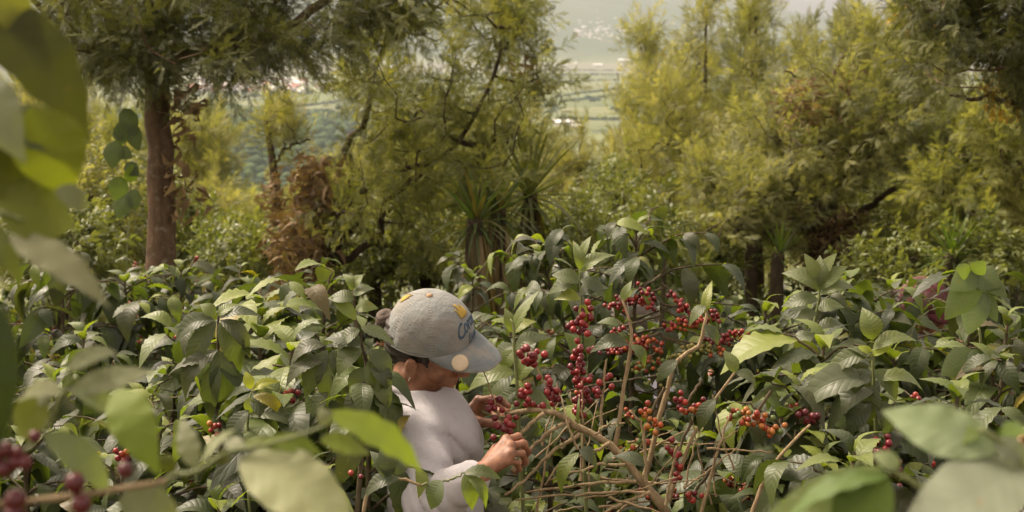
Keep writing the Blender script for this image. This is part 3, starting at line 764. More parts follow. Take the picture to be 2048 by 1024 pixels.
tD, _ = tree('vine_hung_tree', 'wide grey green tree hung with dry brown vines over the coffee rows', 14,
     [(1655, 600), (1652, 500), (1648, 440), (1655, 380)], (.17, .11),
     [([(1652, 440), (1610, 380), (1560, 330), (1500, 290)], .05, .02), ([(1655, 400), (1700, 330), (1760, 290), (1800, 240), (1835, 190), (1870, 150)], .055, .03),
      ([(1648, 420), (1640, 320), (1650, 200), (1690, 100)], .05, .02), ([(1650, 470), (1720, 430), (1780, 380), (1850, 350)], .045, .02),
      ([(1570, 142), (1620, 165), (1680, 195)], .010, .016), ([(1760, 75), (1800, 120), (1822, 150)], .012, .016), ([(1640, 600), (1622, 500), (1610, 420), (1580, 360)], .10, .05)],
     [(1480, 220), (1560, 150), (1660, 100), (1760, 30), (1880, 20), (1910, 200), (1910, 360), (1860, 490), (1750, 480), (1705, 410), (1590, 405), (1480, 450), (1390, 380), (1400, 290)],
     230, 12, FOL_RIGHT, TW_FINE, M_BARKB, 104, 1.2, .95, .25)
add_stuff(tD, 'dry_leaf_cluster', [(1400, 320), (1440, 310), (1460, 450), (1400, 450)], 45, 13.4, .2, TW_DRY, FOL_DRY, 9, 1.0)
add_stuff(tD, 'dry_leaf_cluster', [(1540, 180), (1640, 150), (1720, 120), (1700, 230), (1560, 260)], 55, 13.4, .4, TW_DRY, FOL_DRY, 10, 1.0)
add_stuff(tD, 'dry_leaf_cluster', [(1590, 430), (1730, 420), (1740, 520), (1590, 560)], 60, 13.6, .3, TW_DRY, FOL_DRY, 11, 1.1)
tree('umbrella_tree', 'small flat-topped dark tree just behind the tallest coffee shrub', 13,
     [(1503, 600), (1502, 530), (1504, 480)], (.065, .05),
     [([(1504, 482), (1470, 460), (1430, 452)], .03, .015), ([(1504, 480), (1540, 462), (1570, 440), (1600, 410)], .03, .015)],
     [(1340, 440), (1370, 360), (1450, 330), (1560, 350), (1610, 400), (1600, 450), (1520, 462), (1420, 470)], 60, 11, FOL_RIGHT, TW_FINE, M_BARKB, 105, .8, .9, .1)
tF, _ = tree('flowering_tree', 'dark overhanging tree with yellow blossom reaching in above the vine-hung tree', 8.5,
     [(2200, 700), (2180, 400), (2160, 150), (2150, 20)], (.13, .09),
     [([(2155, 60), (2080, 30), (2000, 10), (1920, 5)], .045, .015), ([(2160, 150), (2100, 140), (2030, 110), (1960, 120)], .03, .01), ([(2160, 250), (2080, 220), (2000, 200), (1900, 190)], .03, .01)],
     [(1800, -60), (1830, 20), (1880, 70), (1850, 130), (1900, 200), (1960, 180), (2040, 220), (2200, 240), (2200, -160), (1880, -160)], 110, 14, FOL_DARK, TW_FINE, M_BARKA, 106, .8, .8, -.1)
add_stuff(tF, 'yellow_blossom', [(1790, 10), (1850, -10), (1880, 30), (1810, 50)], 16, 8.5, .2, TW_BROAD, FOL_YEL, 12, .35)
add_stuff(tF, 'yellow_blossom', [(1960, 100), (2040, 80), (2040, 230), (1960, 210)], 60, 8.5, .3, TW_BROAD, FOL_YEL, 13, .30)
tree('shadowy_tree', 'dark green tree below the yellow-flowering branches at the picture edge', 12.5,
     [(2020, 640), (2010, 500), (2000, 350), (1995, 250)], (.10, .04),
     [([(2005, 400), (1950, 330), (1900, 300)], .04, .015), ([(2005, 420), (2080, 330)], .04, .015), ([(2000, 270), (1990, 200)], .03, .02)],
     [(1830, 430), (1850, 300), (1880, 210), (1960, 170), (2060, 200), (2130, 300), (2130, 480), (1980, 470)], 120, 12, FOL_MID, TW_FINE, M_BARKB, 107, 1.0, .95, .1)
tree('gap_tree', 'light green sapling at the lower edge of the valley gap', 19, [(1160, 560), (1162, 380), (1160, 290)], (.05, .012), [([(1160, 400), (1130, 340)], .02, .01)],
     plume_poly(1160, 262, 120, 440), 40, 12, FOL_PALE, TW_PLUME, M_BARKB, 108, .8, .9, .6)

# paler trees and bushes further down the slope
BG = [(55, 330, 190, 'pale bushy tree on the slope behind the big blurred leaves', 16, 130), (150, 400, 200, 'leafy bush with some orange leaves left of the reddish trunk', 13, 260),
      (250, 330, 150, 'tall light tree seen just left of the reddish trunk', 22, 190), (405, 340, 100, 'yellow green tree right of the reddish trunk', 24, 225),
      (455, 420, 150, 'round light green tree below the hazy woods', 20, 390), (520, 400, 150, 'pale tree behind the dead-topped tree', 26, 395),
      (690, 330, 170, 'pale tree behind the forked tree, against the fields', 24, 310), (780, 380, 200, 'yellow green tree in the middle of the forked limbs', 22, 290),
      (900, 380, 190, 'light tree behind the long drooping bough', 21, 260), (1010, 350, 200, 'tall light tree behind the orange-tinged crown', 23, 200),
      (1090, 400, 170, 'low yellow green tree by the palm fronds', 19, 300), (1230, 420, 160, 'dark bush at the foot of the gap trees', 16, 340),
      (1900, 400, 200, 'olive tree deep behind the shadowy tree', 18, 280), (2010, 440, 200, 'bush behind the spiky plant at the edge', 15, 330),
      (1780, 440, 190, 'dark bush under the vine-hung tree', 15.5, 380), (620, 440, 160, 'bush behind the dry-vine trunk', 17, 400), (750, 520, 170, 'leafy bush between the forked tree limbs and the coffee rows', 12, 450), (850, 520, 170, 'leafy bush left of the two dead-skirted yuccas', 12.5, 455), (1075, 500, 150, 'glossy bush right of the two dead-skirted yuccas', 12, 445),
      (1180, 480, 160, 'fresh green bush below the gap sapling', 12, 425), (1300, 500, 160, 'grey bush left of the small flat-topped tree', 12.5, 450), (1420, 520, 140, 'bush under the small flat-topped tree', 14, 480), (1970, 520, 170, 'pale green bush right of the spiky plant', 12, 450), (1780, 530, 170, 'low bush left of the spiky plant', 12.5, 480), (120, 470, 200, 'low bush beyond the drooping coffee shrub', 11, 420), (480, 510, 130, 'low bush at the foot of the dead-topped tree', 12, 460),
      (330, 440, 170, 'bushy growth behind the reddish trunk base', 15, 380)]
for i, (cx, cyy, w_, lab, t, top) in enumerate(BG):
    bot = 560; poly = [(cx - w_ * .2, top), (cx + w_ * .22, top + 8), (cx + w_ * .5, top + 60), (cx + w_ * .55, bot - 80), (cx + w_ * .4, bot), (cx - w_ * .4, bot), (cx - w_ * .55, bot - 70), (cx - w_ * .45, top + 50)]
    mt = (FOL_PALE, FOL_PALE, FOL_MID)[i % 3] if i not in (11, 12, 14, 15) else FOL_MID
    pr = TW_BROAD if i in (1, 11, 14) or i >= 16 else TW_PLUME
    if pr is TW_BROAD: mt = FOL_BROAD if i != 1 else FOL_RIGHT
    tree('slope_tree', lab, t, [(cx, bot + 50), (cx + 4, (top + bot) / 2), (cx - 3, top + 30)], (.08, .015), [([(cx, bot - 60), (cx - w_ * .3, (top + bot) / 2)], .03, .01), ([(cx, bot - 70), (cx + w_ * .3, (top + bot) / 2)], .03, .01)],
         poly, int(55 * (bot - top) / 250), 13, mt, pr, M_BARKB, 140 + i, 1.2, 1.0 + t * .012, .5, group='trees further down the slope', sigma=.15, gap=False)
# further down and unseen sides: a loose wood on the falling ground
FARM = ['past the edge behind the big leaves', 'behind the big blurred leaves', 'left of the heart-leaved vine', 'just left of the reddish trunk', 'right of the reddish trunk', 'behind the dead-topped tree', 'behind the dry vines', 'seen between the forked limbs',
        'behind the cap and forked tree', 'left of the valley gap', 'in the valley gap', 'behind the leftmost gap tree', 'behind the spire topped tree', 'behind the bushy topped tree', 'behind the vine-hung tree', 'behind the yellow-flowering tree']
r = np.random.default_rng(77)
for i in range(16):
    t = r.uniform(30, 48); cx = -250 + i * 160 + r.uniform(-50, 50); z_top = 400 + r.uniform(-25, 30)
    tree('slope_tree', 'round crowned tree far down the slope, ' + FARM[i], t, [(cx, 560), (cx, 430), (cx, z_top + 20)], (.10, .03), [],
         [(cx - 40, z_top), (cx + 40, z_top), (cx + 90, z_top + 90), (cx + 70, z_top + 190), (cx - 70, z_top + 190), (cx - 90, z_top + 80)], 26, 10, FOL_PALE if i % 2 else FOL_MID, TW_PLUME, M_BARKB, 300 + i, 2.5, 1.8, .5, group='farthest trees down the slope', sigma=.3)

# ------------------------------------------------------------------ spiky plants
M_YUC = leaf_material('sword leaf', 'object', veins=False, spots=False, rough=.4, trans=.3)
def sword(seed, bend):
    u = np.linspace(0, 1, 7); wv = np.array([.7, 1, 1, .9, .7, .4, .02]) * .035
    c = np.stack([u, 0 * u, -bend * u ** 2.2], -1)
    V = np.vstack([c + np.stack([0 * u, wv, wv * .5], -1), c, c + np.stack([0 * u, -wv, wv * .5], -1)])
    F = [[i, i + 1, i + 8, i + 7] for i in range(6)] + [[i + 7, i + 8, i + 15, i + 14] for i in range(6)]
    return mesh('sword_leaf', V, np.array(F), M_YUC)
SW = [sword(0, .05), sword(1, .25), sword(2, .55)]
def yucca(px, py, t, L, n, label, seed, cols, skirt=0, trunk_px=None, cone=1.35):
    r = np.random.default_rng(seed); c = P(px, py, t); gz = G(c[0], c[1])
    root = empty('spiky_plant', (c[0], c[1], gz - .03), label, 'plant'); h = c[2] - gz
    z = np.linspace(0, h, 8); obj('stem', wood_mesh([(np.stack([.02 * np.sin(z * 3), 0 * z, z], -1), np.linspace(.09, .06, 8))], M_BARKB, 8), root)
    for k in range(n):
        a = k * 2.4; q = k / n; e = 1.45 - cone * q * 1.1; d = [math.cos(a) * math.cos(e), math.sin(a) * math.cos(e), math.sin(e)]
        l = L * r.uniform(.8, 1.1) * (.7 + .3 * math.sin(math.pi * min(1, q + .2)))
        o = obj('leaf', SW[0 if q < .5 else 1 + (k % 2)], root, color=np.array(cols[k % len(cols)]) * r.uniform(.8, 1.2))
        set_mat(o, mat4([0, 0, h - .06 * q], d, [0, 0, 1.], l, l, l))
    for k in range(skirt):
        a = k * 2.4; l = L * r.uniform(.8, 1.4); zz = h - .05 - r.uniform(0, h * .75)
        o = obj('dead_leaf', SW[k % 2], root, color=np.array([.22, .145, .085]) * r.uniform(.5, 1.5))
        set_mat(o, mat4([.05 * math.cos(a), .05 * math.sin(a), zz], [math.cos(a) * .22, math.sin(a) * .22, -1], [math.cos(a), math.sin(a), .1], l, l, l))
YG = [(.10, .15, .03), (.14, .20, .045), (.08, .12, .03), (.18, .22, .06)]; YD = [(.05, .08, .025), (.075, .10, .03), (.10, .13, .05)]
yucca(428, 490, 12, .34, 64, 'bright green spiky rosette to the right of the reddish trunk', 1, YG)
yucca(1905, 505, 11.5, .42, 60, 'spiky sword-leaved plant below the shadowy tree', 2, YD + YG[:1])
yucca(952, 430, 10.2, .45, 60, 'yucca with a dead brown skirt, closer to the cap', 3, YD + [(.13, .10, .05)], 150, cone=1.9)
yucca(998, 410, 10.5, .45, 60, 'yucca with dead skirt nearer the palm-like fronds', 4, YD + [(.13, .10, .05)], 150, cone=1.9)
yucca(1060, 380, 11.2, .66, 60, 'palm-like plant with long pale arching leaves beside the yuccas', 5, [(.13, .14, .06), (.18, .18, .09)], 90, cone=2.0)
yucca(1560, 500, 12.5, .35, 40, 'low spiky plant between the flat-topped and vine-hung trees', 6, YD)

# ------------------------------------------------------------------ implicit surfaces for the figures
def s_caps(X, a, b, ra, rb):
    a = np.asarray(a, np.float32); b = np.asarray(b, np.float32); ab = b - a
    t = np.clip((X - a) @ ab / (ab @ ab + 1e-12), 0, 1)
    return np.linalg.norm(X - a - t[:, None] * ab, axis=1) - (ra + (rb - ra) * t)
def s_ell(X, c, B, r):
    q = ((X - np.asarray(c, np.float32)) @ np.asarray(B, np.float32).T) / np.asarray(r, np.float32)
    k = np.linalg.norm(q, axis=1); return (k - 1) * min(r)
def smin(a, b, k):
    h = np.clip(.5 + .5 * (b - a) / k, 0, 1); return b * (1 - h) + a * h - k * h * (1 - h)
def surface_nets(f, lo, hi, h):
    lo = np.array(lo); n = np.ceil((np.array(hi) - lo) / h).astype(int) + 1
    g = [lo[i] + h * np.arange(n[i]) for i in range(3)]
    X = np.stack(np.meshgrid(*g, indexing='ij'), -1).reshape(-1, 3).astype(np.float32)
    v = f(X).reshape(n).astype(np.float32); s = v < 0
    acc = np.zeros((*(n - 1), 3)); cnt = np.zeros(n - 1)
    off = [(i, j, k) for i in (0, 1) for j in (0, 1) for k in (0, 1)]
    def sub(A, o): return A[o[0]:n[0] - 1 + o[0], o[1]:n[1] - 1 + o[1], o[2]:n[2] - 1 + o[2]]
    for a in off:
        for ax in range(3):
            if a[ax]: continue
            b = list(a); b[ax] = 1
            va, vb = sub(v, a), sub(v, b); c = (va < 0) != (vb < 0)
            t = np.where(c, va / np.where(c, va - vb, 1), 0)
            p = np.zeros((*c.shape, 3)); p[..., 0], p[..., 1], p[..., 2] = a; p[..., ax] = t
            acc += np.where(c[..., None], p, 0); cnt += c
    on = cnt > 0; idx = -np.ones(n - 1, int); idx[on] = np.arange(on.sum())
    ijk = np.argwhere(on); V = lo + h * (ijk + acc[on] / cnt[on][:, None])
    Fs = []
    for ax in range(3):
        u, w2 = (ax + 1) % 3, (ax + 2) % 3
        sl0 = [slice(None)] * 3; sl1 = [slice(None)] * 3; sl0[ax] = slice(0, n[ax] - 1); sl1[ax] = slice(1, n[ax])
        c = s[tuple(sl0)] != s[tuple(sl1)]; e = np.argwhere(c)
        e = e[(e[:, u] > 0) & (e[:, w2] > 0) & (e[:, u] < n[u] - 1) & (e[:, w2] < n[w2] - 1)]
        sg = s[tuple(e.T)]
        def at(du, dw):
            q = e.copy(); q[:, u] -= du; q[:, w2] -= dw; return idx[tuple(q.T)]
        q = np.stack([at(1, 1), at(0, 1), at(0, 0), at(1, 0)], -1); q[~sg] = q[~sg][:, ::-1]; Fs.append(q)
    F = np.vstack(Fs); return V, F[(F >= 0).all(1)]

# head frame: U through the crown, Fd where the cap points, Lf to her left
PT = 3.5
Hc = P(862, 668, PT)
def cap_frame():
    U = nrm([-.02, -.39, .92]); Fd = np.array([.88, -.43, -.18]); Fd = nrm(Fd - U * Fd.dot(U)); return Fd, np.cross(U, Fd), U
Fd, Lf, Uh = cap_frame()
a_ = R(15); Ff = nrm(math.cos(a_) * Fd - math.sin(a_) * Uh); Uf = np.cross(Ff, Lf)
def hp(f, l, u): return Hc + Ff * f + Lf * l + Uf * u
BH = np.array([Ff, Lf, Uf])
NB = P(820, 792, 3.54)
# joints
SR, SL = P(834, 872, 3.43), P(888, 850, 3.72)
ER, EL = P(858, 1008, 3.30), P(905, 950, 3.76)
WR, WL = P(957, 950, 3.22), P(926, 838, 3.60)
HIP = P(868, 1180, 3.62)
def f_head(X):
    d = s_ell(X, hp(-.008, 0, .008), BH, (.098, .077, .100))
    d = smin(d, s_ell(X, hp(.030, 0, -.070), BH, (.060, .058, .062)), .035)
    d = smin(d, s_ell(X, hp(.072, 0, -.118), BH, (.022, .026, .020)), .03)
    for s in (-1, 1):
        d = smin(d, s_ell(X, hp(.056, s * .036, -.058), BH, (.034, .026, .032)), .02)
        d = smin(d, s_ell(X, hp(.082, s * .030, -.012), BH, (.018, .030, .012)), .014)
        d = -smin(-d, s_ell(X, hp(.104, s * .031, -.032), BH, (.016, .016, .011)), .010)
        d = smin(d, s_ell(X, hp(.084, s * .031, -.033), BH, (.013, .013, .012)), .004)
        d = smin(d, s_caps(X, hp(.02, s * .052, -.095), hp(.06, s * .02, -.118), .020, .018), .02)
        # ear: shell with a hollow, rim and lobe
        e = s_ell(X, hp(.004, s * .087, -.046), BH, (.017, .009, .027))
        e = -smin(-e, s_ell(X, hp(.011, s * .099, -.042), BH, (.0105, .012, .017)), .003)
        e = smin(e, s_ell(X, hp(.010, s * .086, -.068), BH, (.008, .006, .009)), .006)
        e = smin(e, s_ell(X, hp(.016, s * .086, -.050), BH, (.005, .006, .007)), .004)
        d = smin(d, e, .007)
    d = smin(d, s_caps(X, hp(.094, 0, -.028), hp(.112, 0, -.060), .009, .0125), .012)
    for s in (-1, 1): d = smin(d, s_ell(X, hp(.104, s * .012, -.063), BH, (.010, .008, .008)), .006)
    d = smin(d, s_ell(X, hp(.092, 0, -.084), BH, (.010, .022, .006)), .005)
    d = smin(d, s_ell(X, hp(.088, 0, -.096), BH, (.010, .020, .007)), .005)
    d = smin(d, s_caps(X, hp(-.034, 0, -.060), NB + [0, .0, -.02], .046, .054), .03)
    return d
def finger(X, pts, r0, r1, d=None):
    n = len(pts) - 1
    for i in range(n):
        a = r0 + (r1 - r0) * i / n; b = r0 + (r1 - r0) * (i + 1) / n
        q = s_caps(X, pts[i], pts[i + 1], a, b); d = q if d is None else smin(d, q, .0025)
    return d
def hand(X, W, A, pals, fingers, thumb):
    """W wrist, A a point up the forearm; pals = knuckles"""
    d = s_caps(X, A, W, .033, .024)
    C = np.mean(pals, 0)
    for k in pals: d = smin(d, s_caps(X, W, k, .017, .0105), .012)
    for a, b in zip(pals[:-1], pals[1:]): d = smin(d, s_caps(X, a, b, .010, .010), .008)
    for k in pals: d = smin(d, s_ell(X, k, np.eye(3), (.0112, .0112, .0112)), .004)
    for f, r0 in zip(fingers, (.0088, .0090, .0086, .0076)):
        d = smin(d, finger(X, f, r0, r0 * .80), .004)
        for j in f[1:-1]: d = smin(d, s_ell(X, j, np.eye(3), (r0 * 1.03,) * 3), .003)
    d = smin(d, finger(X, thumb, .0150, .0090), .008)
    return d
HR = dict(W=WR, A=ER * .45 + WR * .55,
          pals=[P(1013, 879, 3.275), P(1021, 892, 3.250), P(1021, 908, 3.235), P(1014, 922, 3.230)],
          fingers=[[P(1013, 879, 3.275), P(1036, 873, 3.31), P(1049, 888, 3.345), P(1046, 902, 3.36)],
                   [P(1021, 892, 3.250), P(1045, 887, 3.29), P(1056, 903, 3.325), P(1049, 916, 3.345)],
                   [P(1021, 908, 3.235), P(1044, 907, 3.27), P(1051, 923, 3.30), P(1042, 932, 3.325)],
                   [P(1014, 922, 3.230), P(1033, 925, 3.26), P(1038, 938, 3.29), P(1030, 944, 3.31)]],
          thumb=[P(975, 925, 3.27), P(993, 898, 3.315), P(1013, 888, 3.355), P(1032, 893, 3.375)])
HL = dict(W=WL, A=EL * .4 + WL * .6,
          pals=[P(957, 800, 3.60), P(964, 808, 3.625), P(966, 817, 3.645), P(963, 826, 3.66)],
          fingers=[[P(957, 800, 3.60), P(984, 796, 3.57), P(1004, 803, 3.555), P(1017, 812, 3.55)],
                   [P(964, 808, 3.625), P(989, 803, 3.61), P(1008, 812, 3.595), P(1016, 822, 3.585)],
                   [P(966, 817, 3.645), P(988, 814, 3.645), P(1002, 824, 3.63), P(1005, 834, 3.62)],
                   [P(963, 826, 3.66), P(980, 825, 3.665), P(991, 833, 3.655), P(992, 841, 3.645)]],
          thumb=[P(940, 838, 3.595), P(962, 845, 3.565), P(985, 847, 3.55), P(1003, 849, 3.545)])
def f_body(X):
    d = s_caps(X, P(856, 880, 3.58), HIP, .085, .10); d = smin(d, s_caps(X, SR, SL, .05, .05), .05)
    d = smin(d, s_caps(X, NB, P(856, 860, 3.57), .05, .07), .04)
    for S, E, W_ in ((SR, ER, WR), (SL, EL, WL)):
        d = smin(d, s_caps(X, S, E, .045, .036), .03); d = smin(d, s_caps(X, E, W_, .036, .026), .02)
    return d
gx, gy = HIP[0], HIP[1]
GZ = G(gx, gy)
def f_legs(X):
    d = s_ell(X, HIP, np.eye(3), (.15, .13, .13))
    for s in (-1, 1):
        h = HIP + [-.01, s * .085, -.03]; k = np.array([gx + .03, gy + s * .10, GZ + .44]); a = np.array([gx - .02, gy + s * .11, GZ + .09])
        d = smin(d, s_caps(X, h, k, .092, .066), .03); d = smin(d, s_caps(X, k, a, .064, .05), .03)
    return d
def f_shoes(X):
    d = None
    for s in (-1, 1):
        a = np.array([gx - .05, gy + s * .11, GZ + .05]); q = s_caps(X, a, a + [.17, 0, -.012], .042, .034); q = smin(q, s_caps(X, a, a + [0, 0, .06], .04, .045), .02)
        q = np.maximum(q, (GZ + .005) - X[:, 2]); d = q if d is None else np.minimum(d, q)
    return d
ARMP = P(905, 905, 3.42)
def f_sweater(X):
    d = s_caps(X, P(862, 880, 3.57), P(870, 1020, 3.60), .104, .112)
    d = smin(d, s_caps(X, P(870, 1020, 3.60), P(868, 1150, 3.62), .114, .135), .05)
    d = smin(d, s_caps(X, SR, P(852, 835, 3.56), .066, .085), .05); d = smin(d, s_caps(X, SL, P(852, 835, 3.56), .066, .085), .05)
    d = smin(d, s_caps(X, P(822, 790, 3.54), P(850, 850, 3.56), .070, .10), .045)
    d = smin(d, s_caps(X, P(912, 890, 3.50), P(915, 888, 3.62), .062, .062), .05)
    d = smin(d, s_caps(X, SR, ER, .066, .064), .022); d = smin(d, s_caps(X, ER, WR + (ER - WR) * .12, .060, .041), .022)
    d = smin(d, s_caps(X, SL, EL, .062, .052), .03); d = smin(d, s_caps(X, EL, WL + (EL - WL) * .1, .050, .040), .02)
    d = -smin(-d, s_caps(X, NB + Uh * -.01, NB + (Hc - NB) * .9, .060, .075), .012)
    # folds: rings that gather at the elbow and armpit, drape lines down the back
    def mask(c, r): return np.exp(-((X - np.asarray(c, np.float32)) ** 2).sum(1) / r ** 2)
    def cr(v): return 1 - 2 * np.abs(np.sin(v / 2)) ** .65
    ax = nrm(WR - ER); ua = nrm(ER - SR)
    w1 = 1.3 * np.sin(X[:, 0] * 31 + X[:, 2] * 22) + .8 * np.sin(X[:, 1] * 45)
    d += .0085 * mask(ER + ax * .03, .085) * cr((X @ ax) * 2 * np.pi / .034 + w1)
    d += .0075 * mask(ARMP, .11) * cr((X @ nrm([.75, .1, .65])) * 2 * np.pi / .046 + w1)
    d += .0040 * mask(SR + ua * .10, .11) * np.sin((X @ nrm([.5, 0, .8])) * 2 * np.pi / .06 + w1 * 1.2)
    d += .0045 * np.sin((X @ nrm([.9, .2, .35])) * 2 * np.pi / .075 + w1) * mask(P(870, 1000, 3.5), .22)
    d += .002 * np.sin(X[:, 0] * 60 + w1 * 2) * np.sin(X[:, 2] * 48)
    return d
def build(f, cen, ext, h):
    cen = np.array(cen); return surface_nets(f, cen - ext, cen + ext, h)
def join(parts, name, mat, RL):
    A = Acc()
    for V, F in parts: A.add(V - RL, F)
    return A.mesh(name, mat)
m, nt = newmat('tanned skin'); tc = nt.nodes.new('ShaderNodeTexCoord')
n1 = noise(nt, 26, 4, .6, tc.outputs['Object']); n2 = noise(nt, 260, 3, .6, tc.outputs['Object'])
c = ramp(nt, n1.outputs[0], [(.3, (.13, .055, .032)), (.52, (.27, .125, .070)), (.75, (.37, .185, .112))])
surface(nt, principled(nt, c, .48, .4, bump(nt, n2.outputs[0], .35, .002), **{'Subsurface Weight': .12, 'Subsurface Scale': .006})); M_SKIN = m
m, nt = newmat('knit fleece'); oi = nt.nodes.new('ShaderNodeObjectInfo'); tc = nt.nodes.new('ShaderNodeTexCoord')
n1 = noise(nt, 420, 3, .7, tc.outputs['Object']); n2 = noise(nt, 9, 4, .6, tc.outputs['Object']); n3 = noise(nt, 90, 2, .5, tc.outputs['Object'])
f = math_n(nt, 'MULTIPLY_ADD', n2.outputs[0], .28); f.node.inputs[2].default_value = .84
c = mixc(nt, 1.0, oi.outputs['Color'], f, 'MULTIPLY')
sp = math_n(nt, 'MULTIPLY', math_n(nt, 'SUBTRACT', n3.outputs[0], .66, True), 7, True); c = mixc(nt, math_n(nt, 'MULTIPLY', sp, .4), c, (.25, .22, .2))
hh = math_n(nt, 'ADD', n1.outputs[0], math_n(nt, 'MULTIPLY', n3.outputs[0], .8))
surface(nt, principled(nt, c, .95, .15, bump(nt, hh, 1.0, .0035), **{'Sheen Weight': .25})); M_KNIT = m
m, nt = newmat('faded denim cap'); oi = nt.nodes.new('ShaderNodeObjectInfo'); tc = nt.nodes.new('ShaderNodeTexCoord')
n1 = noise(nt, 12, 5, .65, tc.outputs['Object']); n2 = noise(nt, 700, 2, .6, tc.outputs['Object']); n3 = noise(nt, 5, 3, .6, tc.outputs['Object'])
c = mixc(nt, math_n(nt, 'MULTIPLY', math_n(nt, 'SUBTRACT', n3.outputs[0], .45, True), 3.2, True), oi.outputs['Color'], (.24, .19, .14))
f = math_n(nt, 'MULTIPLY_ADD', n1.outputs[0], .8); f.node.inputs[2].default_value = .6
c = mixc(nt, 1.0, c, f, 'MULTIPLY')
sep = nt.nodes.new('ShaderNodeSeparateXYZ'); nt.links.new(tc.outputs['UV'], sep.inputs[0])
# seams: u runs round the crown, six panels; stitch rows either side
us = math_n(nt, 'PINGPONG', math_n(nt, 'MULTIPLY', sep.outputs[0], 6.0), .5); us2 = math_n(nt, 'ABSOLUTE', math_n(nt, 'SUBTRACT', us, .0))
band = math_n(nt, 'LESS_THAN', us2, .085)
st = math_n(nt, 'MULTIPLY', band, math_n(nt, 'ADD', math_n(nt, 'ABSOLUTE', math_n(nt, 'SINE', math_n(nt, 'MULTIPLY', sep.outputs[1], 70.0))), .6))
line = math_n(nt, 'LESS_THAN', us2, .012)
n4 = noise(nt, 34, 3, .6, tc.outputs['Object'])
h = math_n(nt, 'SUBTRACT', math_n(nt, 'ADD', math_n(nt, 'ADD', math_n(nt, 'MULTIPLY', n2.outputs[0], .3), math_n(nt, 'MULTIPLY', n4.outputs[0], 4.5)), math_n(nt, 'MULTIPLY', st, .5)), line)
c = mixc(nt, math_n(nt, 'MULTIPLY', st, .10), c, (.30, .27, .23))
surface(nt, principled(nt, c, .9, .2, bump(nt, h, .8, .0016))); M_CAP = m
m, nt = newmat('faded denim brim'); tc = nt.nodes.new('ShaderNodeTexCoord'); sep = nt.nodes.new('ShaderNodeSeparateXYZ'); nt.links.new(tc.outputs['UV'], sep.inputs[0])
n1 = noise(nt, 16, 5, .65, tc.outputs['Object']); n2 = noise(nt, 600, 2, .6, tc.outputs['Object'])
c = ramp(nt, n1.outputs[0], [(.3, (.12, .14, .155)), (.55, (.17, .185, .19)), (.75, (.26, .235, .20))])
st = math_n(nt, 'POWER', math_n(nt, 'ABSOLUTE', math_n(nt, 'SINE', math_n(nt, 'MULTIPLY', sep.outputs[1], 3.1416 * 7))), 8.0)
edge = math_n(nt, 'GREATER_THAN', sep.outputs[1], .95); c = mixc(nt, math_n(nt, 'MULTIPLY', edge, .5), c, (.34, .31, .27))
surface(nt, principled(nt, c, .92, .2, bump(nt, math_n(nt, 'SUBTRACT', math_n(nt, 'MULTIPLY', n2.outputs[0], .4), math_n(nt, 'MULTIPLY', st, .25)), .7, .0015))); M_BRIM = m
M_YELLOW = simple('yellow embroidery', (.36, .245, .05), .8, .2, 300, .3, .002)
M_BLUE = simple('blue embroidery', (.05, .085, .13), .8, .2, 300, .3, .002)
M_BADGE = simple('cream enamel', (.50, .40, .27), .35, .5, 60, .15)
M_TAN = simple('tan button', (.34, .22, .13), .8, .2, 200, .2)
M_GOLD = simple('earring metal', (.6, .5, .35), .25, .8, Metallic=.9)
M_JEAN = simple('dark trousers', (.035, .04, .055), .9, .2, 60, .3, .003)
M_SHOE = simple('rubber boot', (.03, .028, .025), .6, .4, 20, .3)
m, nt = newmat('hair'); tc = nt.nodes.new('ShaderNodeTexCoord'); mp = nt.nodes.new('ShaderNodeMapping'); mp.inputs['Scale'].default_value = (40, 260, 260); mp.inputs['Rotation'].default_value = (0, .5, .3)
nt.links.new(tc.outputs['Object'], mp.inputs[0]); n1 = noise(nt, 1, 3, .6, mp.outputs[0])
surface(nt, principled(nt, ramp(nt, n1.outputs[0], [(.3, (.008, .006, .005)), (.75, (.045, .032, .024))]), .4, .5, bump(nt, n1.outputs[0], .8, .003))); M_HAIR = m
M_BUN = simple('brown grey hair tie', (.10, .075, .06), .8, .3, 150, .5, .003)

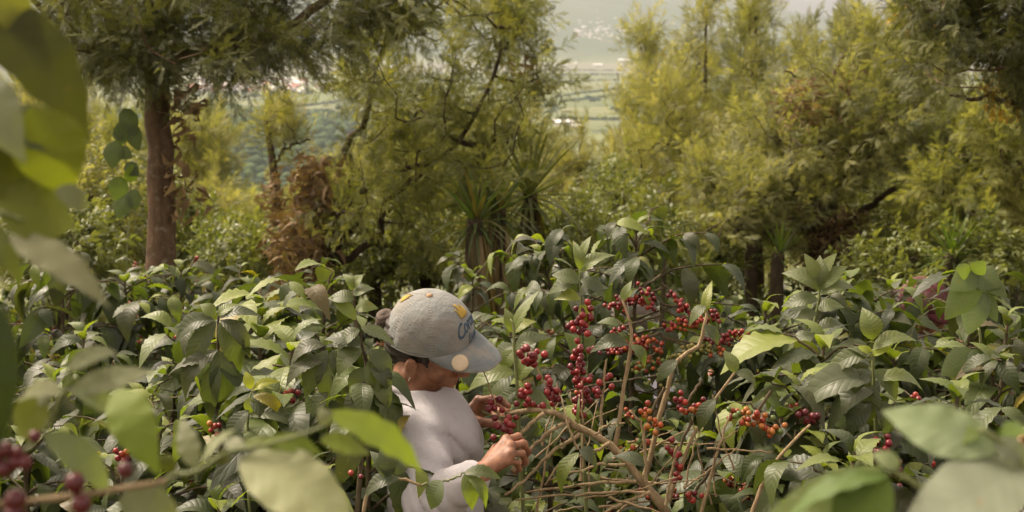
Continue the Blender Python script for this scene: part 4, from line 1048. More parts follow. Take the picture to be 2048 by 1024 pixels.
def person(label):
    RL = np.array([gx, gy, GZ]); root = empty('person', RL, label, 'person')
    parts = [build(f_head, Hc + (NB - Hc) * .35, np.array([.19, .19, .20]), .0042)]
    for h in (HR, HL):
        c = (h['W'] + np.mean([f[-1] for f in h['fingers']], 0)) / 2
        parts.append(build(lambda X: hand(X, **h), c, np.array([.105, .105, .095]), .0021))
    parts.append(build(f_body, (SR + HIP) / 2 + [.05, .08, 0], np.array([.28, .36, .34]), .014))
    obj('body', join(parts, 'body', M_SKIN, RL), root)
    V, F = build(f_sweater, P(880, 960, 3.55), np.array([.27, .42, .40]), .0056)
    sw = obj('sweater', join([(V, F)], 'sweater', M_KNIT, RL), root, color=(.47, .45, .475))
    # ribbed cuffs
    for W_, E_, r_ in ((WR, ER, .040), (WL, EL, .038)):
        a = nrm(W_ - E_); q = [W_ - a * .03, W_ - a * .018, W_ - a * .004]
        V, F, uv = tube(q, [r_, r_ * 1.03, r_ * .98], 24, False)
        obj('cuff', mesh('cuff', V - RL, F, M_KNIT), sw, color=(.44, .42, .44)).modifiers.new('thick', 'SOLIDIFY').thickness = .004
    # collar
    a = nrm(Hc - NB); x, y, z = frame(a, [0, 1, 0]); q = np.linspace(0, 2 * np.pi, 33)
    V, F, uv = tube([NB + a * .022 + .064 * (math.cos(t) * y + math.sin(t) * z * .98) for t in q], .0085, 8, False)
    obj('collar', mesh('collar', V - RL, F, M_KNIT), sw, color=(.455, .435, .455))
    obj('trousers', join([build(f_legs, (HIP + [gx, gy, GZ]) / 2, np.array([.22, .28, .62]), .015)], 'trousers', M_JEAN, RL), root)
    obj('boots', join([build(f_shoes, [gx, gy, GZ + .07], np.array([.24, .2, .11]), .008)], 'boots', M_SHOE, RL), root)
    def f_hair(X):
        d = s_ell(X, hp(-.032, 0, -.014), BH, (.086, .0835, .082)); d = smin(d, s_caps(X, hp(-.044, 0, -.04), hp(-.054, 0, -.118), .066, .056), .02)
        d = smin(d, s_caps(X, hp(.020, -.067, -.005), hp(.036, -.067, -.038), .015, .005), .02)
        d += .002 * np.sin(X[:, 2] * 260 + 3 * np.sin(X[:, 0] * 40)); return d
    hair = obj('hair', join([build(f_hair, hp(-.03, 0, -.03), np.array([.15, .15, .14]), .004)], 'hair', M_HAIR, RL), root)
    b0 = Hc - Fd * .100 + Uh * .012
    def f_bun(X):
        d = s_caps(X, b0, b0 - Fd * .028 - Lf * .01, .018, .022); d = smin(d, s_caps(X, b0 - Fd * .03, b0 - Fd * .062 - Uh * .05, .020, .009), .01)
        return d + .0012 * np.sin((X @ Uh) * 620 + 2 * np.sin(X[:, 0] * 70))
    obj('bun', join([build(f_bun, b0 - Fd * .03, np.array([.11, .11, .11]), .0035)], 'bun', M_BUN, RL), hair)
    # earring
    A = Acc()
    for k in range(3): A.add(ICO1[0] * .0022 + hp(.010, -.093, -.074) - Uf * .006 * k - RL, ICO1[1])
    obj('earring', A.mesh('earring', M_GOLD), root)
    # ---- cap
    ra, rb, hgt = .109, .093, .112
    def dome(az, v, off=0.0):
        az = np.asarray(az, float); v = np.asarray(v, float); an = v * np.pi / 2
        rad = np.cos(an) ** .80; z = np.sin(an) ** 1.02 * hgt
        bulge = 1 + .055 * np.clip(np.cos(az), 0, 1) * np.sin(2 * an) + .02 * np.clip(-np.cos(az), 0, 1) * np.sin(2 * an)
        seam = np.abs(((az / (np.pi / 3)) + .5) % 1 - .5) * 2
        bulge = bulge * (1 - .016 * np.exp(-(seam / .10) ** 2) * np.cos(an) ** .3)
        wr = 1 + .011 * np.sin(az * 5 + v * 7) * np.sin(v * 9 + az * 2) * (1 - v) + .006 * np.sin(az * 11 - v * 15)
        x = ra * rad * np.cos(az) * bulge * wr; y = rb * rad * np.sin(az) * bulge * wr
        z = z - .010 * np.clip(-np.cos(az), 0, 1) * (1 - v)
        p = np.stack([x, y, z], -1); n = p / np.array([ra, rb, hgt]); n = n / (np.linalg.norm(n, axis=-1, keepdims=True) + 1e-9)
        return p + n * np.asarray(off)[..., None]
    B = np.array([Fd, Lf, Uh])
    def W3(p): return Hc + np.asarray(p) @ B - RL
    na, nv = 96, 26; az = np.linspace(-np.pi, np.pi, na + 1); vv = np.linspace(0, .995, nv)
    AZ, VV = np.meshgrid(az, vv, indexing='ij'); V = W3(dome(AZ, VV)).reshape(-1, 3)
    # opening strap gap at the back stays a dark half moon
    i = np.arange(na)[:, None] * nv; j = np.arange(nv - 1)[None]; F = np.stack([i + j, i + nv + j, i + nv + j + 1, i + j + 1], -1).reshape(-1, 4)
    uv = np.stack([(AZ / 2 / np.pi + .5), VV], -1).reshape(-1, 2)
    cap = obj('cap', mesh('cap', V, F, M_CAP, uv=uv), root, color=(.215, .222, .215)); cap.modifiers.new('thick', 'SOLIDIFY').thickness = -.0022
    # hem band
    V, F, uv = tube(W3(dome(np.linspace(-np.pi, np.pi, 60), np.zeros(60), .0008)), .0028, 6, False)
    obj('hem', mesh('hem', V, F, M_CAP, uv=uv * 0 + .25), cap, color=(.18, .19, .19))
    nb, ne = 40, 12; th = np.linspace(-R(66), R(66), nb + 1); e = np.linspace(0, 1, ne + 1)
    TH_, E_ = np.meshgrid(th, e, indexing='ij')
    root_ = dome(TH_, TH_ * 0 + .015, .001); ext = .078 * np.cos(TH_ / R(66) * np.pi / 2) ** .42
    bx = root_[..., 0] + ext * E_; by = root_[..., 1] * (1 - .06 * E_ ** 2 * (np.abs(TH_) / R(66)))
    bz = root_[..., 2] + .004 - .30 * ext * E_ - .5 * ext * E_ ** 2 * .35 - 2.6 * root_[..., 1] ** 2 * (.35 + .65 * E_) * (1 - .0 * E_)
    Vb = W3(np.stack([bx, by, bz], -1)); n_ = ne + 1; i = np.arange(nb)[:, None] * n_; j = np.arange(ne)[None]
    F = np.stack([i + j, i + j + 1, i + n_ + j + 1, i + n_ + j], -1).reshape(-1, 4)[:, ::-1]
    brim = obj('brim', mesh('brim', Vb.reshape(-1, 3), F, M_BRIM, uv=np.stack([TH_, E_], -1).reshape(-1, 2)), cap); md = brim.modifiers.new('thick', 'SOLIDIFY'); md.thickness = .0035; md.offset = 0
    # round badge lying on the brim
    ib, jb = 8, 6
    c0 = Vb[ib, jb]; n0 = nrm(np.cross(Vb[ib + 3, jb] - Vb[ib - 3, jb], Vb[ib, jb + 2] - Vb[ib, jb - 2])); n0 = n0 * (1 if n0[2] > 0 else -1)
    x, y, z = frame(n0, Fd); rr = [0.0, .012, .0165, .0195, .0205, .0205]; hh_ = [.0052, .0052, .0046, .0034, .0018, .0]
    q = np.arange(32) / 32 * 2 * np.pi; V = np.array([c0 + n0 * (h_ + .001) + r_ * (math.cos(t) * y + math.sin(t) * z) for r_, h_ in zip(rr, hh_) for t in q])
    F = np.array([[a * 32 + k, a * 32 + (k + 1) % 32, (a + 1) * 32 + (k + 1) % 32, (a + 1) * 32 + k] for a in range(5) for k in range(32)])
    obj('badge', mesh('badge', V, F, M_BADGE), cap)
    b0_ = W3(dome(0, .995, 0)); obj('button', mesh('button', ICO2[0] * [.0085, .0085, .005] @ np.array([Fd, Lf, Uh]) + b0_ + Uh * .002, ICO2[1], M_TAN), cap)
    for a, v in ((R(-30), .55), (R(-90), .55), (R(-150), .55), (R(30), .55)):
        p = W3(dome(a, v, .0006)); nn = nrm(W3(dome(a, v, .01)) - p); x, y, z = frame(nn, Uh); q = np.linspace(0, 2 * np.pi, 13)
        V, F, uv = tube([p + .0032 * (math.cos(t) * y + math.sin(t) * z) for t in q], .0011, 5, False)
        obj('eyelet', mesh('eyelet', V, F, M_BADGE if False else M_CAP, uv=uv * 0 + .25), cap, color=(.33, .33, .31))
    def lettering(txt, size, az0, v0, dv, mat, off, bold, name, arc=0.0, tilt=0.0):
        cu = bpy.data.curves.new(name, 'FONT'); cu.body = txt; cu.size = size; cu.align_x = 'CENTER'; cu.offset = bold; cu.shear = .2; cu.extrude = .0007; cu.resolution_u = 3; cu.space_character = .92
        tmp = bpy.data.objects.new('tmp', cu); COL.objects.link(tmp); dg = bpy.context.evaluated_depsgraph_get()
        me = bpy.data.meshes.new_from_object(tmp.evaluated_get(dg)); bpy.data.objects.remove(tmp)
        co = np.empty(len(me.vertices) * 3, np.float32); me.vertices.foreach_get('co', co); co = co.reshape(-1, 3)
        x_, y_ = co[:, 0], co[:, 1]; y_ = y_ - arc * x_ ** 2 + tilt * x_
        a = az0 + x_ / .098; v = v0 + y_ * dv; V = W3(dome(a, v, off + co[:, 2])); me.vertices.foreach_set('co', V.astype(np.float32).ravel()); me.update()
        me.materials.clear(); me.materials.append(mat); me.name = name; return obj(name, me, cap)
    lettering('Corona', .036, R(7), .27, 7.5, M_YELLOW, .0012, .0016, 'lettering_outline', 5)
    lettering('Corona', .036, R(7), .27, 7.5, M_BLUE, .0024, .0006, 'lettering', 5)
    lettering('Extra', .025, R(10), .075, 7.5, M_YELLOW, .0012, .0009, 'lettering_outline', 3)
    lettering('Extra', .025, R(10), .075, 7.5, M_BLUE, .0022, .0003, 'lettering', 3)
    cr = [(-.5, 0), (.5, 0), (.62, .75), (.3, .42), (.18, 1.0), (0, .5), (-.18, 1.0), (-.3, .42), (-.62, .75)]
    for nm, a0, v0, s in (('crown_emblem', R(9), .46, .034), ('back_patch', R(196), .62, .030)):
        g = [];
        for q in np.linspace(0, 1, 7):
            g.append([(x * .85 * s * (1 - .0 * q), yy) for x, yy in zip(np.linspace(-.6, .6, 9), [q * t * s for t in (.75, .55, .42, .8, 1.0, .8, .42, .55, .75)])])
        g = np.array(g); V = W3(dome(a0 + g[..., 0] / .08, v0 + g[..., 1] * 7.0, .0042)).reshape(-1, 3)
        i = np.arange(6)[:, None] * 9; j = np.arange(8)[None]; F = np.stack([i + j, i + j + 1, i + 10 + j, i + 9 + j], -1).reshape(-1, 4)
        obj(nm, mesh(nm, V, F, M_YELLOW), cap).modifiers.new('thick', 'SOLIDIFY').thickness = .0012
    return root
picker = person('woman in grey cap and pale lilac sweater bending to pick red cherries')
def copy_tree(o, parent=None):
    c = o.copy(); COL.objects.link(c)
    if parent is not None: c.parent = parent
    for ch in list(o.children): copy_tree(ch, c)
    return c
def other_person(px, py, t, rz, shirt, capc, label, drop=('lettering', 'crown', 'badge', 'back_patch')):
    c = copy_tree(picker); c['label'] = label; c.rotation_euler = (0, 0, rz)
    def walk(o):
        for ch in list(o.children):
            walk(ch)
            if any(ch.name.startswith(k) for k in drop): bpy.data.objects.remove(ch)
            elif ch.name.split('.')[0] in ('sweater', 'cuff', 'collar'): ch.color = (*shirt, 1)
            elif ch.name.split('.')[0] in ('cap', 'hem'): ch.color = (*capc, 1)
            elif ch.name.startswith('brim'):
                ch.data = ch.data.copy(); ch.data.materials.clear(); ch.data.materials.append(simple('cap brim cloth', capc, .9, .2, 14, .2, .002))
    walk(c)
    cpos = Vector(Hc - np.array([gx, gy, GZ])); cpos.rotate(c.rotation_euler); tgt = P(px, py, t)
    c.location = (tgt[0] - cpos[0], tgt[1] - cpos[1], tgt[2] - cpos[2]); return c
other_person(1846, 604, 6.2, R(-15), (.05, .05, .04), (.075, .022, .026), 'picker in a dark maroon cap almost hidden by the shrubs on the slope')
other_person(1262, 640, 6.0, R(35), (.46, .44, .55), (.12, .10, .09), 'picker in a lilac top hidden behind the cherry-laden branches')
pink = other_person(2375, 745, 2.75, R(180), (.62, .20, .26), (.30, .28, .26), 'person in a pink top at the edge beside the woven sack')

# woven sack, black and white check
m, nt = newmat('woven check'); tc = nt.nodes.new('ShaderNodeTexCoord'); ck = nt.nodes.new('ShaderNodeTexChecker'); ck.inputs['Scale'].default_value = 1.0
mp = nt.nodes.new('ShaderNodeMapping'); mp.inputs['Scale'].default_value = (120, 60, 1); nt.links.new(tc.outputs['UV'], mp.inputs[0]); nt.links.new(mp.outputs[0], ck.inputs[0])
ck.inputs[1].default_value = (.55, .50, .42, 1); ck.inputs[2].default_value = (.05, .04, .035, 1)
surface(nt, principled(nt, ck.outputs[0], .7, .3, bump(nt, ck.outputs[1], .5, .001))); M_WEAVE = m
c0 = P(2110, 1075, 2.62); root = empty('woven_sack', (c0[0], c0[1], G(c0[0], c0[1])), 'black and white checked woven sack held at the pink sleeve', 'sack')
H_ = c0[2] + .05 - root.location.z; q = np.linspace(0, 2 * np.pi, 41); zz = np.linspace(.0, 1, 16)
V = np.array([[.13 * (1 + .25 * math.sin(z * 3)) * math.cos(a) * (1 + .04 * math.sin(5 * a + z * 4)), .11 * (1 + .25 * math.sin(z * 3)) * math.sin(a), .55 + (H_ - .55) * z + .01 * math.sin(3 * a)] for z in zz for a in q])
F = np.array([[i * 41 + j, i * 41 + j + 1, (i + 1) * 41 + j + 1, (i + 1) * 41 + j] for i in range(15) for j in range(40)])
uv = np.array([[a / 6.283, z * .8] for z in zz for a in q]); s_ = obj('bag', mesh('bag', V, F, M_WEAVE, uv=uv), root); s_.modifiers.new('thick', 'SOLIDIFY').thickness = .004
V, F, uv = tube([[.13 * 1.03 * math.cos(a), .115 * 1.03 * math.sin(a), H_ + .01 * math.sin(3 * a)] for a in q], .006, 6, False); obj('rim', mesh('rim', V, F, M_WEAVE, uv=uv), root)
V, F, uv = tube([[0, 0, 0], [0, 0, .3], [0, 0, .56]], [.03, .03, .03], 8); obj('leg', mesh('leg', V, F, M_STEM), root)
for k, (px, py) in enumerate(((1108, 536), (1180, 540))):
    p = P(px, py, 8.0); r_ = np.random.default_rng(k); V = ICO2[0] * (1 + r_.uniform(-.3, .3, (len(ICO2[0]), 1))) * [.024, .022, .020]
    gz = G(p[0], p[1]); rt = empty('white_cloth', (p[0], p[1], gz), ('small white cloth bundle in the rows, left of the leafy shoot', 'white cloth bundle in the rows just behind the leafy shoot')[k], 'cloth')
    obj('bundle', mesh('bundle', V + [0, 0, p[2] - gz], ICO2[1], M_WALL[1]), rt); V, F, uv = tube([[0, 0, 0], [0, 0, p[2] - gz]], .004, 5); obj('pole', mesh('pole', V, F, M_STEM), rt)

# ------------------------------------------------------------------ shrubs that stand out
K = near_shrub
RO = (5, 2, 0)
K(70, 530, 6.0, .62, 'dark glossy coffee shrub with drooping leaves beneath the big blurred leaf', 1, droop=.95, young=.03, leaf_len=.15)
K(250, 545, 6.3, .60, 'dark coffee shrub between the drooping one and the reddish trunk', 2, droop=.8, leaf_len=.15)
K(165, 640, 5.2, .5, 'coffee shrub in front of the drooping one, above the blurred sprig', 3, droop=.8, leaf_len=.14)
K(400, 520, 7.2, .6, 'coffee shrub with red cherries at the foot of the reddish trunk', 4, cherries=.25, mix=RO)
K(520, 545, 6.8, .6, 'coffee shrub below the dead-topped tree', 5)
K(430, 612, 4.1, .52, 'long-leaved coffee shrub with a pale upright tip, well left of the cap', 6, leaf_len=.185, droop=.8, young=.1, step=.085)
K(340, 670, 4.5, .5, 'coffee shrub left of the long-leaved one, showing orange cherries', 7, cherries=.15, mix=(3, 3, 0), leaf_len=.15)
K(585, 640, 3.95, .42, 'broad-leaved coffee shrub right of the long-leaved one', 8, leaf_len=.175, droop=.8, young=.12, step=.08, cherries=.08, mix=RO)
K(655, 672, 3.65, .40, 'coffee shrub with a bright unfolding tip, near the back of the sweater', 9, leaf_len=.175, droop=.8, young=.18, step=.08, cherries=.08, mix=RO)
K(735, 562, 4.1, .40, 'coffee shrub rising right behind the cap', 10, leaf_len=.145, young=.12)
K(560, 760, 3.5, .36, 'low coffee shrub under the bright-tipped one', 11, leaf_len=.16, step=.08, cherries=.1, mix=(3, 2, 0))
K(690, 745, 3.30, .28, 'coffee shrub pressed against the back of the sweater', 12, leaf_len=.125, step=.07, droop=.8)
K(220, 760, 4.3, .5, 'coffee shrub behind the blurred cherry sprig', 13, leaf_len=.14)
K(80, 740, 4.6, .5, 'shaded coffee shrub at the edge under the drooping one', 14, droop=.8, leaf_len=.14)
K(400, 830, 3.6, .4, 'low twiggy coffee shrub with orange cherries in front of the long-leaved one', 15, cherries=.3, mix=(2, 3, 1), bare=.5, leaf_len=.13)
S4 = K(1345, 440, 4.8, .60, 'tallest coffee shrub with a flat leafy top over tiers of cherries', 16, mix=(5, 3, 2), leaf_len=.118, step=.06, young=.08, zmin=.76, bstep=.052, nstem=3, droop=.65)
K(1640, 548, 4.8, .5, 'broad coffee shrub with an upright leafy shoot, right of the tallest', 17, leaf_len=.15, young=.1)
K(1500, 585, 5.1, .5, 'coffee shrub tucked against the right side of the tallest', 18, cherries=.15, mix=(1, 2, 3))
K(1760, 560, 5.6, .55, 'coffee shrub in front of the picker in the maroon cap', 19, leaf_len=.14)
K(1965, 560, 4.7, .48, 'dark coffee shrub half covered by heart-leaved vine', 20, droop=.95, leaf_len=.15, young=.02)
K(2060, 640, 4.4, .45, 'coffee shrub cut off at the picture edge beside the vine-covered one', 21, droop=.8)
K(1740, 655, 4.0, .42, 'coffee shrub with a bright yellow-green tip in the middle of the slope', 22, leaf_len=.18, young=.2, step=.08, droop=.8)
K(1600, 740, 3.8, .42, 'coffee shrub with broad grey leaves over dark cherries', 23, leaf_len=.165, step=.08, cherries=.12, mix=(1, 0, 0))
K(1490, 790, 3.7, .36, 'low coffee shrub with orange cherries right of the bare shoots', 24, cherries=.5, mix=(2, 4, 1), bare=.4, leaf_len=.13)
K(1850, 760, 3.8, .42, 'coffee shrub above the big blurred grey leaf', 25, leaf_len=.15, cherries=.15, mix=(1, 0, 0))
K(1730, 860, 3.3, .35, 'coffee shrub with dark red cherries just left of the blurred grey leaves', 26, leaf_len=.15, cherries=.5, mix=(1, 0, 0), step=.08)
K(1985, 720, 4.1, .42, 'coffee shrub under the heart-leaved vine', 27, leaf_len=.15, droop=.8)
K(1090, 640, 5.4, .5, 'coffee shrub in the rows behind the two hands', 28, leaf_len=.13)
K(960, 650, 4.9, .45, 'coffee shrub directly beyond the cap brim', 29, leaf_len=.13, young=.15)
K(1200, 660, 5.3, .5, 'coffee shrub behind the upright cherry shoot', 30, cherries=.4, mix=(3, 3, 2))
K(1080, 800, 4.0, .36, 'low leafy coffee shrub behind the hands', 31, leaf_len=.15, step=.08, cherries=.1, mix=(2, 2, 1))
K(1240, 850, 4.3, .42, 'low coffee shrub behind the bare fallen branch', 32, leaf_len=.13, cherries=.4, mix=(2, 3, 3))
K(1370, 880, 4.1, .40, 'low coffee shrub with scattered cherries under the tallest', 33, leaf_len=.13, cherries=.5, mix=(3, 3, 2), bare=.3)
K(960, 985, 3.9, .30, 'small coffee shrub below the picking hands', 34, leaf_len=.13, step=.08)
K(1130, 1000, 3.8, .30, 'small twiggy coffee shrub under the fallen branch', 35, leaf_len=.12, bare=.6, cherries=.2, mix=(4, 1, 0))
K(300, 905, 3.7, .4, 'low coffee shrub behind the blurred yellow-green leaf', 36, leaf_len=.13)
K(560, 905, 3.3, .3, 'low bare coffee shrub below the sweater back', 37, leaf_len=.13, bare=.6, cherries=.15, mix=RO)
K(1560, 900, 3.5, .36, 'small coffee shrub beside the bare pale stalks', 38, leaf_len=.12, bare=.4)
K(930, 545, 6.6, .55, 'coffee shrub in the row right above the cap', 39, leaf_len=.12)
K(640, 600, 5.4, .5, 'coffee shrub behind the broad-leaved one, under the forked tree', 40, leaf_len=.13)
K(1400, 660, 5.6, .5, 'coffee shrub hidden behind the tallest', 41, leaf_len=.13)
K(1860, 668, 4.9, .45, 'coffee shrub left of the vine-covered one', 42, leaf_len=.14)
K(30, 850, 4.0, .45, 'dark coffee shrub behind the blurred cherries at the edge', 43, leaf_len=.13, droop=.8)
K(470, 720, 4.9, .45, 'coffee shrub seen through the gap by the long-leaved one', 44, leaf_len=.13)

# ------------------------------------------------------------------ the rows behind: shared shrub shapes
PROT = []
for i in range(6):
    st, br, lv, ch = shrub_data(500 + i, 1.75, .62, leaf_len=.135, droop=.5 + .08 * i, young=.1, cherries=(.0, .12, .25)[i % 3], mix=(3, 2, 1), step=.07)
    PROT.append((wood_mesh([(p, r_) for p, r_ in st] + br[::2], M_STEM, 4, 'stem'), massed(lv, LOWLEAF if i % 2 else MIDLEAF, 'leaf_mass', M_LEAFT), massed_cherries(ch) if ch else None))
r = np.random.default_rng(31); used_labels = {}
MARKS = ['beyond the picture edge with the big leaves', 'under the big blurred leaves', 'beside the hanging blurred leaf', 'left of the heart-leaved vine', 'below the heart-leaved vine', 'at the reddish trunk', 'below the bright spiky rosette', 'left of the dead-topped tree', 'at the dead-topped tree', 'at the trunk with dry vines',
         'under the forked tree', 'right of the forked tree', 'behind the cap crown', 'below the dead-skirted yuccas', 'behind the cap brim', 'below the palm-like fronds', 'behind the upright cherry shoot', 'below the gap sapling', 'left of the tallest shrub', 'behind the tallest shrub', 'right of the tallest shrub', 'at the small flat-topped tree',
         'left of the vine-hung trunk', 'at the vine-hung trunk', 'right of the vine-hung trunk', 'left of the maroon cap', 'behind the maroon cap', 'below the spiky sword-leaved plant', 'right of the spiky sword-leaved plant', 'beyond the vine-covered shrub', 'at the picture edge by the vine-covered shrub', 'just past the picture edge on the sack side']
ORD = ['first', 'second', 'third', 'fourth', 'fifth', 'sixth', 'seventh', 'eighth', 'ninth', 'tenth', 'eleventh', 'twelfth']
def re_label(l, a): return a + ' ' + l[l.index('coffee shrub'):]
def mark(x, y): return MARKS[int(np.clip((1024 + x / y * FPX + 100) / 2250 * len(MARKS), 0, len(MARKS) - 1))]
for t0 in np.arange(6.2, 14.5, .82):
    half = .40 * t0 + .8
    for x0 in np.arange(-half, half, .86):
        x, y = x0 + r.normal(0, .14), t0 + r.normal(0, .14)
        st_, lf_, ch_ = PROT[r.integers(6)]
        if abs(x) > .38 * y + .7: continue
        if t0 < 9: lab, grp = 'coffee shrub in the middle rows behind the picked shrubs', 'coffee shrubs of the middle rows'
        elif t0 < 15: lab, grp = 'coffee shrub in the rows among the shade trees', 'coffee shrubs among the shade trees'
        else: lab, grp = 'coffee shrub in the far rows beyond the shade trees', 'coffee shrubs of the far rows'
        lab = 'coffee shrub ' + mark(x, y) + ', ' + ORD[int(round((t0 - 6.2) / .82))] + ' of the back rows'
        if lab in used_labels: lab = lab.replace('coffee shrub', 'rounder coffee shrub' if used_labels[lab] == 1 else 'wider coffee shrub', 1)
        for alt in ('taller', 'lower', 'leafier', 'darker'):
            if lab in used_labels: lab = re_label(lab, alt)
        used_labels[lab] = used_labels.get(lab, 0) + 1
        root = empty('coffee_shrub', (x, y, G(x, y)), lab, 'coffee shrub', grp); s = r.uniform(.62, .86); root.scale = (s * 1.1, s * 1.1, s); root.rotation_euler = (0, 0, r.uniform(0, 6.28))
        obj('stem', st_, root); obj('leaf_mass', lf_, root)['kind'] = 'stuff'
        if ch_ and t0 < 16: obj('cherry_mass', ch_, root)['kind'] = 'stuff'

q = []
for t0 in np.arange(14.6, 30, 1.0):
    half = .40 * t0 + 1
    for x0 in np.arange(-half, half, 1.0): q.append((x0 + r.normal(0, .15), t0 + r.normal(0, .15)))
q = np.array(q); fr = empty('coffee_rows', (0, 15, G(0, 15)), 'mass of coffee shrubs in the far rows beyond the shade trees', 'coffee rows', kind='stuff')
src = [bpy.data.objects.new('row_source', p[1]) for p in PROT]
pts = np.stack([q[:, 0], q[:, 1], ground_z(q[:, 0], q[:, 1])], -1) - np.array(fr.location)
cr_ = crown('foliage', pts, np.tile([1., 0, 0], (len(q), 1)), r.uniform(.6, .85, len(q)), src, M_LEAFT, fr, r)
rot = np.zeros((len(q), 3), np.float32); rot[:, 2] = r.uniform(0, 6.28, len(q)); cr_.data.attributes['rot'].data.foreach_set('vector', rot.ravel())

# ------------------------------------------------------------------ hand placed leaves, shoots and cherries
def leaf_at(root, b, tip, width, col, up=None, var=0, roll=0.0, name='leaf', me=None, arch=1.0):
    """b, tip world points; width in metres"""
    RL = np.array(root.location); d = tip - b; L = np.linalg.norm(d)
    n = nrm(CAM - (b + tip) / 2) * .6 + np.array([0, 0, .8]) if up is None else np.asarray(up, float)
    x, y, z = frame(d, n); z2 = z * math.cos(roll) + y * math.sin(roll)
    o = obj(name, me or LEAF_ME[var % 10], root, color=col); set_mat(o, mat4(b - RL, d, z2, L, width / .40, L * arch)); return o
def cherries_at(root, c, n, spread, cols, r, rad=.0082):
    RL = np.array(root.location); pts = []
    for k in range(n * 6):
        p = c + r.normal(0, 1, 3) * spread
        if all(np.linalg.norm(p - q) > rad * 1.7 for q in pts): pts.append(p)
        if len(pts) >= n: break
    for p in pts:
        o = obj('cherry', CHERRY_ME, root, color=np.array(cols[r.integers(len(cols))]) * r.uniform(.8, 1.2)); o.location = p - RL; s = rad * r.uniform(.9, 1.1); o.scale = (s, s, s); o.rotation_euler = (r.uniform(-1, 1), r.uniform(-1, 1), 0)
def line_px(root, pts, t, r0, r1, mat, name='branch', k=7, jit=.0016, n=14, ground=False):
    q = smooth_line(px_line(pts, t), n); rr_ = np.random.default_rng(int(abs(q[0][0] * 1e4)) % 9999)
    q[1:-1] += rr_.normal(0, jit, (len(q) - 2, 3)); rad = np.linspace(r0, r1, len(q)) * (1 + .18 * (np.arange(len(q)) % 5 == 0))
    V, F, uv = tube(q - np.array(root.location), rad, k); return obj(name, mesh(name, V, F, mat, uv=uv), root), q
r = np.random.default_rng(88)
DK = (.048, .060, .028); MD = (.068, .085, .030); LT = (.105, .130, .034); YG_ = (.16, .18, .03)

# fallen branch being picked
b = P(1345, 1060, 3.6); FB = empty('coffee_shrub', (b[0], b[1], G(b[0], b[1])), 'pruned coffee shrub with a long bare pale branch bent towards the hands', 'coffee shrub')
line_px(FB, [(1375, 1240, 3.7), (1345, 1060, 3.6), (1331, 1024), (1290, 969), (1219, 890), (1150, 850), (1110, 828, 3.48), (1060, 820, 3.5), (1015, 828, 3.55)], 3.52, .0135, .005, M_TWIG)
ends = [([(1142, 842), (1100, 862), (1060, 900), (1024, 940, 3.35)], 3.5, .0058, .0035), ([(1160, 868), (1110, 900), (1060, 950), (1010, 990, 3.4)], 3.48, .005, .003),
        ([(1089, 827), (1060, 850), (1040, 872), (1010, 905)], 3.45, .0052, .0035), ([(1272, 963), (1200, 966), (1130, 975), (1050, 985)], 3.5, .0045, .0025),
        ([(1290, 985), (1220, 985), (1130, 990), (1030, 1000)], 3.45, .004, .002), ([(1250, 930), (1200, 930), (1150, 945), (1100, 960)], 3.5, .0045, .002),
        ([(1219, 886), (1180, 905), (1120, 930), (1090, 970)], 3.46, .0045, .002), ([(1300, 985), (1240, 1010), (1180, 1040)], 3.45, .005, .003), ([(1190, 868), (1215, 850), (1250, 846)], 3.5, .003, .002)]
for pts, t, r0, r1 in ends:
    o, q = line_px(FB, pts, t, r0, r1, M_TWIG)
    for k in range(3, len(q) - 2, 4):       # small stubs and flower buds at the nodes
        A = Acc()
        for s in range(4):
            d = nrm(r.normal(0, 1, 3)); A.add(*tube([q[k], q[k] + d * .007, q[k] + d * .013], [.0022, .0018, .001], 4)); 
        A.V = [v - np.array(FB.location) for v in A.V]; ob = obj('bud_cluster', A.mesh('bud_cluster', M_GREENTWIG), FB)
shoots = [([(1230, 892), (1240, 830), (1248, 774), (1263, 685), (1258, 640), (1245, 600)], 3.55, .0062, .003), ([(1290, 951), (1306, 890), (1319, 833), (1338, 770), (1354, 721), (1396, 691), (1408, 650), (1412, 612)], 3.6, .0075, .004),
          ([(1292, 963), (1290, 900), (1284, 851), (1260, 821)], 3.5, .0048, .003), ([(1337, 1004), (1360, 940), (1378, 892), (1400, 850), (1431, 798), (1470, 745)], 3.55, .0058, .003),
          ([(1400, 1040), (1420, 960), (1440, 890), (1460, 827)], 3.5, .005, .0025), ([(1331, 1010), (1343, 950), (1354, 892)], 3.45, .004, .003), ([(1200, 870), (1203, 820), (1208, 760), (1212, 720)], 3.55, .0042, .0025),
          ([(1500, 1040), (1530, 960), (1570, 900), (1620, 850)], 3.4, .006, .003)]
for pts, t, r0, r1 in shoots: line_px(FB, pts, t, r0, r1, M_TWIG)
rt_ = np.random.default_rng(404)
for k in range(34):
    x0 = rt_.uniform(1010, 1500); y0 = rt_.uniform(880, 1060); a = rt_.uniform(-.5, .9) if k % 3 else rt_.uniform(1.1, 1.9); l = rt_.uniform(80, 230); t_ = rt_.uniform(3.42, 3.8)
    line_px(FB, [(x0, y0, t_), (x0 + l * .5 * math.cos(a) + rt_.normal(0, 6), y0 - l * .5 * math.sin(a) + rt_.normal(0, 6), t_), (x0 + l * math.cos(a), y0 - l * math.sin(a), t_ + rt_.normal(0, .06))], t_, rt_.uniform(.0022, .0042), .0014, M_TWIG, k=5, n=10)
def L_(root, b, tip, w, col, t, var=0, roll=0., t2=None, arch=1.0): return leaf_at(root, P(*b, t), P(*tip, t2 or t), w * t / FPX, col, var=var, roll=roll, arch=arch)
